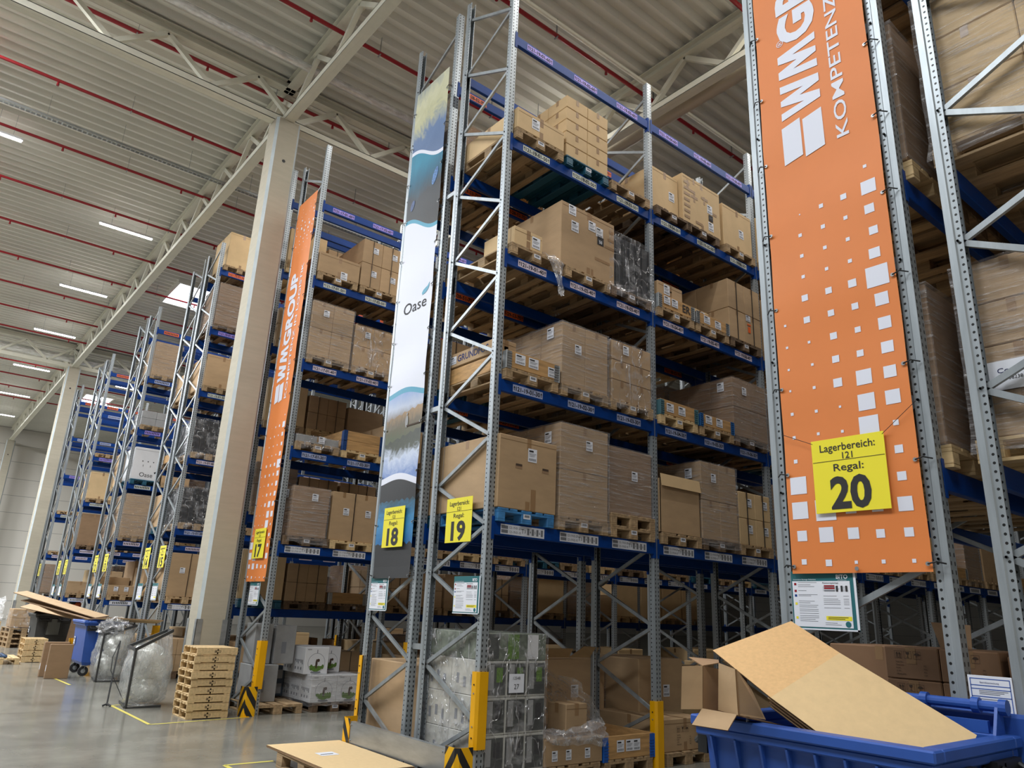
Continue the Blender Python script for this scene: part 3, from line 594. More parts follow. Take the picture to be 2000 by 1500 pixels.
# ------------------------------------------------------------------ filling the racks
def slot(n, k, li, j):
    y0, nb, LV = RACKS[n]; return X0+PW+k*PITCH+(PITCH-PW)*(j+0.5)/3, y0+DEP/2, (LV[li] if li >= 0 else 0.0)
def where(n, k, li, j):
    p = POS[k*3+j]
    return (f'on the {["lowest", "second", "third", "fourth", "fifth", "top"][li]} shelf of rack {NW[n]}, {p} from the end') if li >= 0 else f'on the floor under rack {NW[n]}, {p} from the end'
def put(n, k, li, j, pal, spec, desc, cat='carton', name='carton', dx=0, dy=0, lift=0, near=None, tagp=True):
    x, y, z = slot(n, k, li, j); rz = 0 if n % 2 else math.pi; x += dx; y += dy
    nr = (n in (17, 19, 20, 21) and k < 2) if near is None else near
    if pal: pallet(x, y, z, pal, PAL[pal][1]+' '+where(n, k, li, j), rz, nr, tagp and nr)
    if lift: pallet(x, y, z+0.144, 'wood', 'second wooden pallet stacked '+where(n, k, li, j), rz, nr)
    if not spec: return
    z += (0.15 if pal == 'teal' else 0.144 if pal else 0)+lift+0.001
    t = thing(name, desc+' '+where(n, k, li, j), cat, (x, y, z), rz, {'carton': 'cartons in the racks', 'wrapped load': 'film wrapped pallet loads', 'carton stack': 'strapped carton stacks', 'crate': 'wooden collar crates'}.get(cat, cat+'s in the racks'))
    spec(t, nr); return t
def S_carton(w_, d, h, m=CARD, labs=(), extra=None, ox=0, oy=0, fold=False):
    def f(t, nr):
        one_carton(t, ox, oy, 0, w_, d, h, m, name='box')
        if nr or labs:
            for lx, lz in (labs or ((w_*.25, h*.5),)): ship_label(t, ox+lx, oy-d/2, lz)
        if extra: extra(t)
    return f
def S_grid(nx, ny, nz, w_, d, h, m=CARD, st=2, film_=False, labs=True, seed=0, fm=None, drop=.1):
    def f(t, nr):
        grid(t, nx, ny, nz, w_, d, h, m, nr)
        if st: straps(t, w_, d, h, [-w_/4, w_/4] if st == 2 else [0])
        if labs:
            for i in range(nx):
                for k in range(nz):
                    if not film_ or (k == nz-1 and i == 0): ship_label(t, -w_/2+(i+.5)*w_/nx+0.06, -d/2-(0.012 if film_ else 0), (k+.6)*h/nz, .11, .12)
            if film_ and nr: ship_label(t, -w_/2-0.013, -d/2+0.2, h*.85, .12, .14, -Y_, Z_, -X_)
        if film_: wrap(t, w_, d, h, drop, fm, seed)
    return f
def S_collar(rows=1, hinge=GALVD, labs=((-.2, .1), (.05, .1)), h=0.2):
    def f(t, nr):
        collar(t, rows=rows, hinge=hinge, h=h)
        for lx, lz in labs: ship_label(t, lx, -0.6, lz, .15, .12)
    return f
# rack 19, top loaded shelf
put(19, 0, 3, 0, 'wood', S_carton(.8, 1.2, .30, CARDL, [(-.1, .17)], lambda t: ship_label(t, -.4, -.45, .16, .16, .16, -Y_, Z_, -X_)), 'long low carton')
put(19, 0, 3, 1, 'teal', S_grid(2, 3, 5, .8, 1.15, .95, CARDL, 0, labs=False), 'five layers of flat cartons', 'carton stack', 'carton_stack')
put(19, 0, 3, 2, 'wood', None, '')
put(19, 1, 3, 0, 'dark', S_carton(.62, 1.0, .72, CARDL, [(.15, .35)], ox=-.08), 'plain tall carton')
def tapes(seed, w_, d, h):
    def f(t):
        rr = random.Random(seed); c = MB()
        for i in range(9):
            x = rr.uniform(-w_*.42, w_*.36); z = rr.uniform(.05, h-.1); v = rr.random() < .5; e = -d/2-.002-.0002*i
            c.rect(Vector((0, e, 0)), X_, Z_, x, x+(.045 if v else .17), z, min(h, z+(.14 if v else .045)), TAPE)
        for i in range(7): z = .08+.1*i; c.rect(Vector((0, -d/2-.0035, 0)), X_, Z_, -w_/2+.01, -w_/2+.12+.04*rr.random(), z, z+.045, TAPE); c.rect(Vector((-w_/2-.0015, -d/2+.08, 0)), -Y_, Z_, -.06, .07, z, z+.045, TAPE)
        c.build('tape_stripe', t)
    return f
put(19, 1, 3, 1, 'dark', S_carton(.95, 1.15, .84, CARDL, [(.2, .45), (.22, .15)], lambda t: (ship_label(t, .22, -.577, .30, .11, .11, m=INK), tapes(3, .9, 1.15, .84)(t))), 'large taped carton', dx=-.13)
put(19, 1, 3, 2, 'wood', S_carton(.8, 1.1, .76, CARDL, [(.1, .35)]), 'carton with torn top')
# second from top
put(19, 0, 2, 0, 'wood', S_carton(.45, .6, .24, CARDL, [(.12, .12)], ox=-.13, oy=-.28), 'small pale carton')
def big50(t):
    c = MB(); e = -.587
    for a, b, z0, z1 in ((.38, .47, .74, .79), (.36, .48, .62, .66), (.3, .48, .5, .54), (.12, .4, .26, .30), (.02, .06, .74, .88), (.05, .09, .0, .1), (-.2, -.17, .55, .57)): c.rect(Vector((0, e, 0)), X_, Z_, a, b, z0, z1, TAPE)
    c.build('tape_stripe', t)
    for lx, lz in ((-.3, .82), (.06, .72), (.2, .68)): ship_label(t, lx, -.585, lz, .13, .14)
    ship_label(t, .22, -.585, .56, .12, .12, m=INK); c = MB(); c.text('50', Vector((.22, -.5905, .545)), X_, Z_, 0, 0, .045, WHITE, bold=.02); c.build('lettering', t)
put(19, 0, 2, 1, 'wood', S_carton(.98, 1.17, .90, CARD, [(-.25, .6)], big50), 'huge battered carton', dx=.03)
def blackload(t):
    c = MB(); c.cbox(-.4, .4, -.55, .55, 0, .8, BLK2, .02)
    for i in range(7): c.box(-.4+.8*i/6-.012, -.4+.8*i/6+.012, -.56, .56, 0.02, .78, BLACK)
    c.build('crate', t); straps(t, .82, 1.12, .81, [-.1, .15]); wrap(t, .84, 1.15, .83, .16, SHEETF, 5, .05)
put(19, 0, 2, 2, 'dark', lambda t, nr: blackload(t), 'black load under clear film', 'wrapped load', 'wrapped_load')
def bayer(t):
    for lx in (-.22, -.05): ship_label(t, lx, -.605, .12, .14, .12)
    c = MB(); c.text('ER', Vector((.22, -.604, .11)), X_, Z_, 0, 0, .12, INK, bold=.02); c.build('lettering', t)
put(19, 1, 2, 0, 'wood', lambda t, nr: (collar(t), bayer(t)), 'lettered wooden crate', 'crate', 'pallet_crate')
t_ = thing('carton', 'small carton standing on the lettered wooden crate of rack 19, fourth place', 'carton', (slot(19, 1, 2, 0)[0]-.1, 6.45, 5.71+.144+.205)); one_carton(t_, 0, 0, 0, .55, .5, .2, CARD, name='box'); ship_label(t_, -.08, -.25, .1)
put(19, 1, 2, 1, 'wood', S_collar(1, labs=((-.15, .09), (.12, .08)), h=.17), 'low wooden crate', 'crate', 'pallet_crate')
t_ = thing('carton', 'small carton lying on the low wooden crate of rack 19, fifth place', 'carton', (slot(19, 1, 2, 1)[0]-.12, 6.5, 5.71+.144+.175)); one_carton(t_, 0, 0, 0, .4, .4, .12, CARDL, name='box'); ship_label(t_, .05, -.2, .06, .1, .08)
def redmark(t):
    for yy, zz in ((-.3, .62), (-.3, .15)):
        c = MB(); c.rect(Vector((-.403, yy, zz)), -Y_, Z_, -.09, .09, -.02, .01, LAVO); c.rect(Vector((-.403, yy, zz-.11)), -Y_, Z_, -.04, .04, -.06, .06, LAVO); c.build('red_sticker', t); ship_label(t, -.401, yy, zz+.1, .16, .13, -Y_, Z_, -X_)
    c = MB(); c.rect(Vector((.1, -.603, .33)), X_, Z_, -.05, .05, -.015, .01, LAVO); c.rect(Vector((.1, -.603, .24)), X_, Z_, -.035, .035, -.05, .05, LAVO); c.build('red_sticker', t); ship_label(t, .08, -.6, .43, .12, .1)
put(19, 1, 2, 2, 'dark', lambda t, nr: (S_grid(2, 2, 2, .86, 1.2, .98, CARD, 2, labs=False)(t, True), redmark(t)), 'strapped cartons with red stickers', 'carton stack', 'carton_stack')
# second shelf
put(19, 0, 1, 0, 'wood', S_collar(1, labs=((-.2, .12), (0, .12), (.3, .08))), 'wooden crate with torn papers', 'crate', 'pallet_crate')
def grundfos(t, nr):
    one_carton(t, 0, 0, 0, .3, .95, .18, CARD, name='box'); c = MB(); c.text('GRUNDFOS', Vector((-.152, -.02, .1)), -Y_, Z_, 0, 0, .085, INKU, bold=.02, width=.62); c.build('lettering', t); ship_label(t, -.151, .38, .09, .14, .1, -Y_, Z_, -X_)
t_ = thing('carton', 'long low carton with blue GRUNDFOS lettering behind the end frame of rack 19', 'carton', (4.98, 6.83, 4.15+.144+.21)); grundfos(t_, 1)
put(19, 0, 1, 1, 'wood', S_grid(2, 3, 1, .8, 1.17, .80, CARD, 0, True, seed=1), 'wide film wrapped cartons', 'wrapped load', 'wrapped_load')
put(19, 0, 1, 2, 'wood', S_grid(2, 3, 3, .76, 1.17, .80, CARD, 0, True, seed=2, fm=SHEETF), 'three layer wrapped cartons', 'wrapped load', 'wrapped_load')
put(19, 1, 1, 0, 'new', S_collar(1, hinge=M('hinge_teal', srgb(80, 120, 130), .5, .3)), 'pale wooden crate', 'crate', 'pallet_crate')
put(19, 1, 1, 1, 'wood', S_collar(1, hinge=M('hinge_blue', srgb(30, 90, 150), .5), h=.17), 'blue hinged wooden crate', 'crate', 'pallet_crate')
put(19, 1, 1, 2, 'dark', S_grid(2, 3, 2, .88, 1.2, .90, CARDD, 0, True, seed=3), 'dark film wrapped cartons', 'wrapped load', 'wrapped_load')
# lowest shelf
def holes(t):
    c = MB()
    for x in (-.14, .25): c.rect(Vector((x, -.6015, .47)), X_, Z_, -.05, .05, -.025, .025, CARDD); c.rect(Vector((x, -.602, .48)), X_, Z_, -.045, .045, -.005, .02, INKB)
    c.rect(Vector((.08, -.602, .1)), X_, Z_, -.035, .035, -.09, .14, TAPE); c.build('hand_hole', t)
put(19, 0, 0, 0, 'blue', S_carton(.84, 1.2, .80, CARD, [(.05, .62)], holes), 'big plain carton', dx=-.02)
put(19, 0, 0, 1, 'wood', S_grid(1, 2, 2, .80, 1.19, 1.10, CARD, 0, True, seed=4), 'tall film wrapped cartons', 'wrapped load', 'wrapped_load')
put(19, 0, 0, 2, 'wood', S_grid(1, 1, 1, .8, 1.1, .83, CARDD, 0, True, seed=6, drop=.02), 'grey film wrapped crate', 'wrapped load', 'wrapped_load', lift=.144)
def openbox(t, nr):
    c = MB(); w_, d, h = .82, 1.15, .70; e = .008
    for b in ((-w_/2, w_/2, -d/2, -d/2+e), (-w_/2, w_/2, d/2-e, d/2), (-w_/2, -w_/2+e, -d/2, d/2), (w_/2-e, w_/2, -d/2, d/2)): c.box(*b, 0, h, CARD)
    c.box(-w_/2, w_/2, -d/2, d/2, 0, e, CARD); c.build('box', t); c = MB(); c.bar((-.0, -d/2-.005, h+.06), (0, -d/2-.03, h-.1), .82, .006, CARDL, up=(0, 1, .3)); c.build('flap', t)
    c = MB(); c.bar((0, d/2, h), (0, d/2-.02, h+.14), .82, .006, CARDD, up=(0, 1, .3)); c.build('flap', t)
put(19, 1, 0, 0, 'wood', openbox, 'open topped brown carton')
put(19, 1, 0, 1, 'dark', S_grid(2, 2, 2, .82, 1.17, 1.06, CARD, 0, True, seed=8), 'film wrapped cartons', 'wrapped load', 'wrapped_load')
put(19, 1, 0, 2, 'wood', S_grid(2, 3, 2, .80, 1.17, .76, CARDL, 2), 'strapped labelled cartons', 'carton stack', 'carton_stack')
# rack 17
put(17, 0, 3, 0, 'wood', S_carton(.82, 1.2, .40, CARD, [(.1, .05)], lambda t: None), 'low two part carton')
put(17, 0, 3, 1, 'wood', S_grid(2, 2, 2, .84, 1.2, .98, CARD, 2), 'strapped labelled cartons', 'carton stack', 'carton_stack')
put(17, 0, 3, 2, 'wood', S_grid(2, 2, 2, .8, 1.2, .8, CARD, 2), 'strapped cartons', 'carton stack', 'carton_stack')
put(17, 0, 2, 0, 'wood', S_grid(2, 3, 2, .82, 1.19, 1.03, CARD, 0, True, seed=9), 'tall shiny wrapped cartons', 'wrapped load', 'wrapped_load')
put(17, 0, 2, 1, 'wood', S_grid(2, 2, 2, .80, 1.19, .8, CARD, 0, True, seed=10, fm=SHEETF), 'crinkled film wrapped cartons', 'wrapped load', 'wrapped_load')
put(17, 0, 2, 2, 'wood', S_grid(2, 3, 2, .80, 1.19, .8, CARD, 0, True, seed=11), 'wrapped cartons', 'wrapped load', 'wrapped_load')
put(17, 0, 1, 0, 'wood', S_grid(1, 1, 1, .78, 1.15, .13, BOXG, 0, True, seed=12, fm=SHEETF), 'flat film wrapped parcel', 'wrapped load', 'wrapped_load')
put(17, 0, 1, 1, 'new', S_collar(2, hinge=M('hinge_blue2', srgb(30, 70, 130), .5), labs=(), h=.17), 'two tier wooden crate', 'crate', 'pallet_crate')
put(17, 0, 1, 2, 'wood', S_carton(.8, 1.1, .6), 'brown carton')
put(17, 0, 0, 0, 'dark', S_grid(1, 2, 2, .66, 1.19, .83, CARDD, 0, True, seed=13), 'tall grey wrapped cartons', 'wrapped load', 'wrapped_load')
put(17, 0, 0, 1, 'new', S_grid(2, 2, 1, .86, 1.15, .83, CARD, 1), 'wide strapped carton', 'carton stack', 'carton_stack', dx=-.03)
put(17, 0, 0, 2, 'wood', S_grid(2, 2, 2, .8, 1.15, .83, CARD, 1), 'strapped cartons', 'carton stack', 'carton_stack')
# rack 20 and 21
put(20, 0, 0, 0, 'new', S_grid(1, 2, 1, .82, 1.15, 1.08, CARDD, 0, True, seed=14, drop=.0), 'dark shiny wrapped load', 'wrapped load', 'wrapped_load')
put(20, 0, 1, 0, 'new', S_grid(1, 1, 1, .82, 1.15, 1.18, CARDD, 0, True, seed=15, drop=.0), 'tall dark wrapped load', 'wrapped load', 'wrapped_load')
put(20, 0, 2, 0, 'wood', S_grid(1, 2, 1, .82, 1.15, 1.0, CARDD, 0, True, seed=16), 'dark wrapped load', 'wrapped load', 'wrapped_load')
def condo(t):
    c = MB(); o = Vector((-.418, .28, .36)); c.rect(o, -Y_, Z_, -.19, .19, -.09, .09, WHITE); c.text('CondoVario', o-X_*.002, -Y_, Z_, -.01, .03, .03, INKU, width=.26); c.text('38238', o-X_*.002, -Y_, Z_, -.05, -.02, .022, INK); c.rect(o-X_*.002, -Y_, Z_, 0, .15, -.07, -.035, GREYP); c.build('shipping_label', t)
put(21, 0, 0, 0, 'new', lambda t, nr: (S_grid(2, 2, 4, .80, 1.19, 1.12, CARD, 0, True, labs=False, seed=17)(t, True), condo(t)), 'four layer wrapped cartons', 'wrapped load', 'wrapped_load')
put(21, 0, 1, 0, 'wood', S_grid(2, 2, 3, .80, 1.19, 1.25, CARDL, 0, True, labs=False, seed=18), 'pale wrapped cartons', 'wrapped load', 'wrapped_load')
for k, j in ((0, 1), (0, 2), (1, 0)):
    for n in (20, 21):
        for li in (0, 1, 2):
            put(n, k, li, j, 'wood', S_carton(.8, 1.15, R.choice((.7, .9, 1.1)), CARD), 'plain brown carton', near=False)
# racks seen at their ends only
def wrapc(h, m=CARD, s=0, fm=None): return S_grid(1, 2, 2, .8, 1.15, h, m, 0, True, labs=False, seed=s, fm=fm)
def oase_box(t, nr):
    c = MB(); c.cbox(-.4, .4, -.55, .55, 0, .95, BOXW, .01); o = Vector((0, -.552, .16)); c.text('Oase', o, X_, Z_, 0, 0, .13, INK)
    for x, z in ((-.15, .55), (0, .55), (.15, .55)): c.rect(Vector((x, -.553, z)), X_, Z_, -.015, .015, -.015, .015, INK)
    for x in (-.12, .08): c.rect(Vector((x, -.553, .42)), X_, Z_, -.006, .006, -.03, .03, INK)
    c.rect(Vector((0, -.553, .88)), X_, Z_, -.4, .4, -.006, 0, GREYP); c.build('box', t); c = MB(); c.flat([(.2, .09), (.3, .15), (.24, .05)], [(0, 2, 1)], o-Y_*.001, X_, Z_, INK); c.build('logo', t)
FAR = {15: [(0, 'wood', S_grid(2, 2, 1, .85, 1.1, .95, CARD, 1), 'strapped brown cartons', 'carton stack', 'carton_stack'), (1, 'wood', lambda t, nr: blackload(t), 'black load under clear film', 'wrapped load', 'wrapped_load'), (2, 'wood', lambda t, nr: blackload(t), 'black load under loose film', 'wrapped load', 'wrapped_load'),
            (3, 'wood', S_carton(.8, 1.1, .8, CARD), 'large brown carton', 'carton', 'carton'), (4, 'dark', wrapc(1.1, CARDD, 21), 'dark shiny wrapped cartons', 'wrapped load', 'wrapped_load'), (5, 'wood', S_carton(.7, 1.1, .95, CARDL), 'tall pale carton', 'carton', 'carton')],
       13: [(0, 'wood', S_grid(3, 2, 1, .8, 1.1, .26, CARD, 0), 'small brown cartons', 'carton stack', 'carton_stack'), (1, 'wood', wrapc(1.2, CARD, 22), 'brown film wrapped cartons', 'wrapped load', 'wrapped_load'), (2, 'teal', oase_box, 'pale grey Oase box', 'carton', 'carton'),
            (3, 'wood', S_grid(2, 2, 2, .8, 1.1, .45, BOXG, 0, labs=False), 'grey printed boxes', 'carton stack', 'carton_stack'), (4, 'wood', wrapc(1.05, CARD, 23), 'two high wrapped cartons', 'wrapped load', 'wrapped_load')],
       11: [(0, 'wood', S_carton(.8, 1.1, .4), 'labelled brown carton', 'carton', 'carton'), (1, 'dark', S_carton(.8, 1.1, 1.1, CARDD), 'dark tan carton', 'carton', 'carton'), (2, 'wood', S_carton(.8, 1.1, .95, CARDL), 'tall tan carton', 'carton', 'carton'), (3, 'wood', None, '', '', '')],
       9: [(0, 'dark', wrapc(1.1, CARDD, 24), 'dark wrapped load', 'wrapped load', 'wrapped_load'), (1, 'wood', None, '', '', ''), (2, 'wood', None, '', '', '')]}
for n, L in FAR.items():
    for li, pal, sp, ds, ct, nm in L: put(n, 0, li, 0, pal, sp, ds, ct, nm, near=False)
    for li, h in ((0, .8), (1, .9), (2, .7)):
        if n > 9: put(n, 0, li, 1, 'wood', S_carton(.8, 1.1, h, CARD), 'brown carton', near=False)
GEN = [lambda s: (S_carton(.8, 1.15, .5+.1*(s % 6), CARD), 'plain brown carton', 'carton', 'carton'), lambda s: (S_grid(2, 2, 2, .8, 1.15, .6+.08*(s % 5), CARD, 2, labs=False), 'strapped cartons', 'carton stack', 'carton_stack'),
       lambda s: (wrapc(.7+.07*(s % 6), CARDD, s), 'dark wrapped load', 'wrapped load', 'wrapped_load'), lambda s: (S_collar(1, labs=()), 'wooden collar crate', 'crate', 'pallet_crate'), lambda s: (S_carton(.8, 1.15, .85, CARDL), 'pale brown carton', 'carton', 'carton')]
def generic(n, k, li, j, s):
    sp, ds, ct, nm = GEN[s % len(GEN)](s); put(n, k, li, j, ['wood', 'dark', 'wood', 'teal', 'wood', 'new'][s % 6] if li >= 0 else 'dark', sp, ds, ct, nm, near=False)
s = 3
for n, ks, lis in ((18, (0, 1), (0, 1, 2, 3)), (16, (0,), (0, 1, 2, 3, 4)), (14, (0,), (0, 1, 2, 3)), (12, (0,), (0, 1, 2)), (10, (0,), (0, 1))):
    for k in ks:
        for li in lis:
            for j in range(3):
                s = (s*7+li+j*3+k) % 97; generic(n, k, li, j, s)
for n, kmax in ((19, 7), (18, 6), (17, 6), (16, 5), (15, 3), (14, 3), (13, 2)):
    for k in range(1 if n < 18 else 2, kmax):
        for j in range(3): s = (s*7+k+j*5+n) % 97; generic(n, k, 0, j, s)
for k in (2,):
    for li in (1, 2, 3):
        for j in (0, 1): s = (s*5+li+j) % 97; generic(19, k, li, j, s)
# floor positions further in
def floor_load(x, y, m, w_, d, h, desc, pal='dark', rz=0, film_=False, mk=False, zoff=0):
    if pal: pallet(x, y, 0, pal, PAL[pal][1]+' under '+desc, rz, False, group='pallets on the floor')
    t = thing('carton', desc, 'carton', (x, y, .146 if pal else zoff), rz, 'cartons on the floor'); c = MB(); c.cbox(-w_/2, w_/2, -d/2, d/2, 0, h, m, .01)
    if mk: marks(c, Vector((-w_/2-.002, 0, h*.72)), -Y_, Z_, .9*min(1.4, h/.35)); 
    c.build('box', t)
    if film_: wrap(t, w_, d, h, .05, SHEETF, int(x*10))
    ship_label(t, .1, -d/2, h*.6); return t
for n, ks in ((18, (0, 1, 2, 3)), (17, (1, 2, 3, 4)), (16, (0, 1, 2, 3)), (15, (0, 1, 2)), (14, (0, 1)), (19, (2, 3, 4))):
    for k in ks:
        for j in range(3):
            if (n, k, j) in ((18, 0, 0), (16, 0, 0), (16, 0, 1)): continue
            s = (s*7+k+j*5+n) % 97; generic(n, k, -1, j, s)
# ------------------------------------------------------------------ floor level of rack 19, 18 and 17
def picture_box(parent, x, y, z, w_, d, h, front=True):           # white carton with a round planted glass bowl printed on it
    c = MB(); c.cbox(-w_/2, w_/2, -d/2, d/2, 0, h-.003, BOXW, .005); c.build('box', parent, (x, y, z)); c = MB(); o = Vector((0, -d/2-.0015, h*.42))
    def ell(cx, cy, rx, ry, m, a0=0, a1=2*math.pi, n=24, yy=0): c.flat([(cx+rx*math.cos(a0+(a1-a0)*i/n), cy+ry*math.sin(a0+(a1-a0)*i/n)) for i in range(n+1)], [tuple(range(n+1))], o-Y_*yy, X_, Z_, m)
    r_ = min(w_, h)*.36; ell(0, 0, r_, r_, GREYP, n=28); ell(0, 0, r_*.96, r_*.96, BOXW, n=28, yy=.0008); ell(0, -r_*.98, r_*.62, r_*.12, GREYP, yy=.001); ell(0, 0, r_*.9, r_*.9, GREEN, math.pi*1.12, math.pi*1.88, yy=.0014)
    rr = random.Random(int(x*91+z*13+5))
    for i in range(16): a = rr.uniform(-.8, .8); ell(a*r_, -r_*(.35+.25*rr.random()), r_*.14, r_*rr.uniform(.12, .3), GREEN, n=8, yy=.0016+i*.0001)
    ell(0, -r_*.1, r_*.13, r_*.5, INKB, n=10, yy=.0034); ell(.03, r_*.25, r_*.17, r_*.17, INKB, n=8, yy=.0036); c.rect(o-Y_*.002, X_, Z_, -.006, .006, r_, r_*1.35, GREYP)
    c.text('biOrb', o-Y_*.001, X_, Z_, -w_*.33, h*.5, h*.05, INK); c.build('printed_picture', parent, (x, y, z))
    c = MB(); o2 = Vector((-w_/2-.0015, 0, h*.45))
    for i in range(6): c.rect(o2, -Y_, Z_, -d*.38+d*.13*i, -d*.30+d*.13*i, -.02*(i % 3), .03, GREYP)
    for i in range(3): c.rect(o2, -Y_, Z_, -d*.35+d*.26*i, -d*.25+d*.26*i, -h*.3, -h*.2, GREYP)
    c.build('side_print', parent, (x, y, z))
def wboxes():
    pallet(6.12, 12.5, 0, 'dark', 'dark pallet under the white plant bowl cartons, on the floor of rack 17', 0, True, True, group='pallets on the floor')
    t = thing('wrapped_load', 'white cartons printed with green plant bowls, wrapped on a dark pallet in rack 17', 'wrapped load', (6.12, 12.5, .146))
    for i in range(2):
        for j in range(3): picture_box(t, -.23+.46*i, -.28+.40*j-.12, 0, .455, .395, .41)
    for j in range(2): picture_box(t, -.32, -.20+.42*j, .412, .42, .41, .42)
    picture_box(t, .08, .1, .412, .36, .41, .42); wrap(t, .94, 1.22, .42, .03, FILM, 31); 
wboxes()
t = thing('carton', 'dark blue and white printed carton on the floor left of the plant bowl cartons', 'carton', (5.45, 13.15, .146), .0); c = MB(); c.cbox(-.2, .2, -.2, .2, 0, .48, M('box_slate', srgb(60, 72, 86), .5), .006); c.rect(Vector((-.202, 0, .24)), -Y_, Z_, -.18, .18, -.2, .14, BOXG); c.rect(Vector((.02, -.202, .3)), X_, Z_, -.14, .14, -.02, .12, BOXG); c.rect(Vector((.02, -.202, .1)), X_, Z_, -.14, .14, -.06, .1, BOXG); c.build('box', t)
pallet(5.5, 13.2, 0, 'dark', 'dark pallet under the slate printed carton', 0, False, group='pallets on the floor')
for i, (x, y, z, w_, d, h) in enumerate(((5.0, 12.5, .146, .45, .5, .55), (5.35, 12.62, .70, .35, .45, .6), (4.98, 12.62, .70, .3, .4, .62))):
    t = thing('carton', ['wide white printed carton at the bottom behind the end frame of rack 17', 'upper white printed carton behind the end frame of rack 17, nearer the plant bowl cartons', 'upper white printed carton behind the end frame of rack 17, at the frame'][i], 'carton', (x, y, z), 0, 'white cartons'); c = MB(); c.cbox(-w_/2, w_/2, -d/2, d/2, 0, h, BOXG, .006); c.rect(Vector((-.02, -d/2-.002, h*.4)), X_, Z_, -.04, .04, -.08, .1, GREYP); c.build('box', t)
pallet(5.15, 12.5, 0, 'wood', 'wooden pallet under the white printed cartons behind the end frame of rack 17', 0, False, group='pallets on the floor')
def w19():                                                        # tall wrapped stack of printed boxes at the end of rack 19
    pallet(5.22, 6.83, 0, 'wood', 'pallet under the tall wrapped stack of grey printed boxes, floor of rack 19', 0, True, group='pallets on the floor')
    t = thing('wrapped_load', 'tall wrapped stack of pale printed boxes on the floor at the end of rack 19', 'wrapped load', (5.22, 6.83, .146)); dk = M('box_photo_dark', srgb(70, 72, 70), .5, amt=.5, scale=(6, 6, 6)); pale = M('box_pale', srgb(186, 184, 176), .6, amt=.25, scale=(8, 8, 8))
    for k in range(3):
        for i in range(3):
            for j in range(2):
                c = MB(); x0, y0 = -.4+.265*i, -.6+.6*j; c.cbox(x0, x0+.262, y0, y0+.596, k*.345, k*.345+.342, pale, .006); c.rect(Vector((x0+.13, y0-.002, k*.345+.17)), X_, Z_, -.12, .12, -.15, .15, dk); c.rect(Vector((x0+.13, y0-.0035, k*.345+.17)), X_, Z_, -.1, -.03, -.1, .14, BOXG)
                if j == 0: c.rect(Vector((x0+.16, y0-.004, k*.345+.2)), X_, Z_, -.03, .05, -.06, .08, GREEN if k == 2 else INK)
                if i == 0:
                    for q in range(4): c.rect(Vector((x0-.002, y0+.12+.12*q, k*.345+.12+.03*(q % 2))), -Y_, Z_, -.02, .025, -.05, .05, GREYP)
                c.build('carton', t)
    for i in range(3):
        c = MB(); x0 = -.4+.265*i; c.cbox(x0, x0+.262, -.6, .6, 1.036, 1.30, M('box_green_photo', srgb(110, 118, 104), .5, amt=.6, scale=(9, 9, 9)) if i == 0 else bpy.data.materials['box_green_photo'], .006); c.rect(Vector((x0+.13, -.6025, 1.17)), X_, Z_, -.13, .02, -.12, .12, [dk, GREEN, BOXW][i]); c.build('carton', t)
    wrap(t, .8, 1.2, 1.30, .08, SHEETF, 33); c = MB(); o = Vector((-.02, -.622, .82)); c.rect(o, X_, Z_, -.1, .1, -.09, .09, WHITE); c.text('12548', o-Y_*.002, X_, Z_, 0, .05, .03, INK); c.text('27', o-Y_*.002, X_, Z_, 0, -.03, .05, INK); c.build('shipping_label', t)
w19()
floor_load(5.35, 8.07, CARD, .95, 1.15, .9, 'large plain carton behind the end frame of rack 18', 'dark')
floor_load(7.0, 7.72, CARD, 1.3, .8, .98, 'large brown carton behind the open crate of rack 19', 'dark')
floor_load(8.3, 7.4, CARD, .9, 1.0, 1.0, 'brown carton beside the yellow upright guard of rack 19', 'dark')
# low crate with cartons and film at floor of rack 19
pallet(6.92, 6.83, 0, 'wood', 'wooden pallet under the open blue cornered crate, floor of rack 19', 0, True, group='pallets on the floor')
t = thing('pallet_crate', 'open wooden crate with blue corner hinges on the floor of rack 19', 'crate', (6.92, 6.83, .146)); collar(t, .84, 1.2, .24, M('hinge_bright_blue', srgb(20, 90, 180), .4))
for x in (-.15, 0, .12): ship_label(t, x, -.6, .13, .12, .12)
pallet(6.05, 6.83, 0, 'wood', 'wooden pallet under the film draped cartons, floor of rack 19', 0, True, group='pallets on the floor')
t = thing('carton', 'low wide carton with three labels under crumpled film, floor of rack 19', 'carton', (6.05, 6.83, .146)); one_carton(t, 0, 0, 0, .86, 1.2, .26, CARD, False, False, 'box')
for x in (-.28, -.08, .2): ship_label(t, x, -.6, .1, .08, .1)
for i, (x, y, z, w_, d, h, l) in enumerate(((5.85, 6.9, .41, .4, .4, .3, 'lower brown carton on the film draped pallet'), (5.86, 6.95, .715, .38, .4, .3, 'upper brown carton on the film draped pallet'), (6.15, 6.45, .41, .32, .3, .32, 'open small carton at the front of the film draped pallet'))):
    t = thing('carton', l, 'carton', (x, y, z)); one_carton(t, 0, 0, 0, w_, d, h, CARD, name='box')
def board(pts, th, m, label, name='cardboard_sheet', m2=None, parent=None):
    pts = [Vector(p) for p in pts]; n = (pts[1]-pts[0]).cross(pts[-1]-pts[0]).normalized()*th; c = MB(); c.face(pts, m); low = [p-n for p in pts]; c.face(low[::-1], m2 or m)
    for i in range(len(pts)): j = (i+1) % len(pts); c.face([pts[i], low[i], low[j], pts[j]], CEDGE if th > .004 else m)
    o = c.build(name, parent); 
    if parent is None: tag(o, label, 'cardboard', 'loose cardboard')
    return o
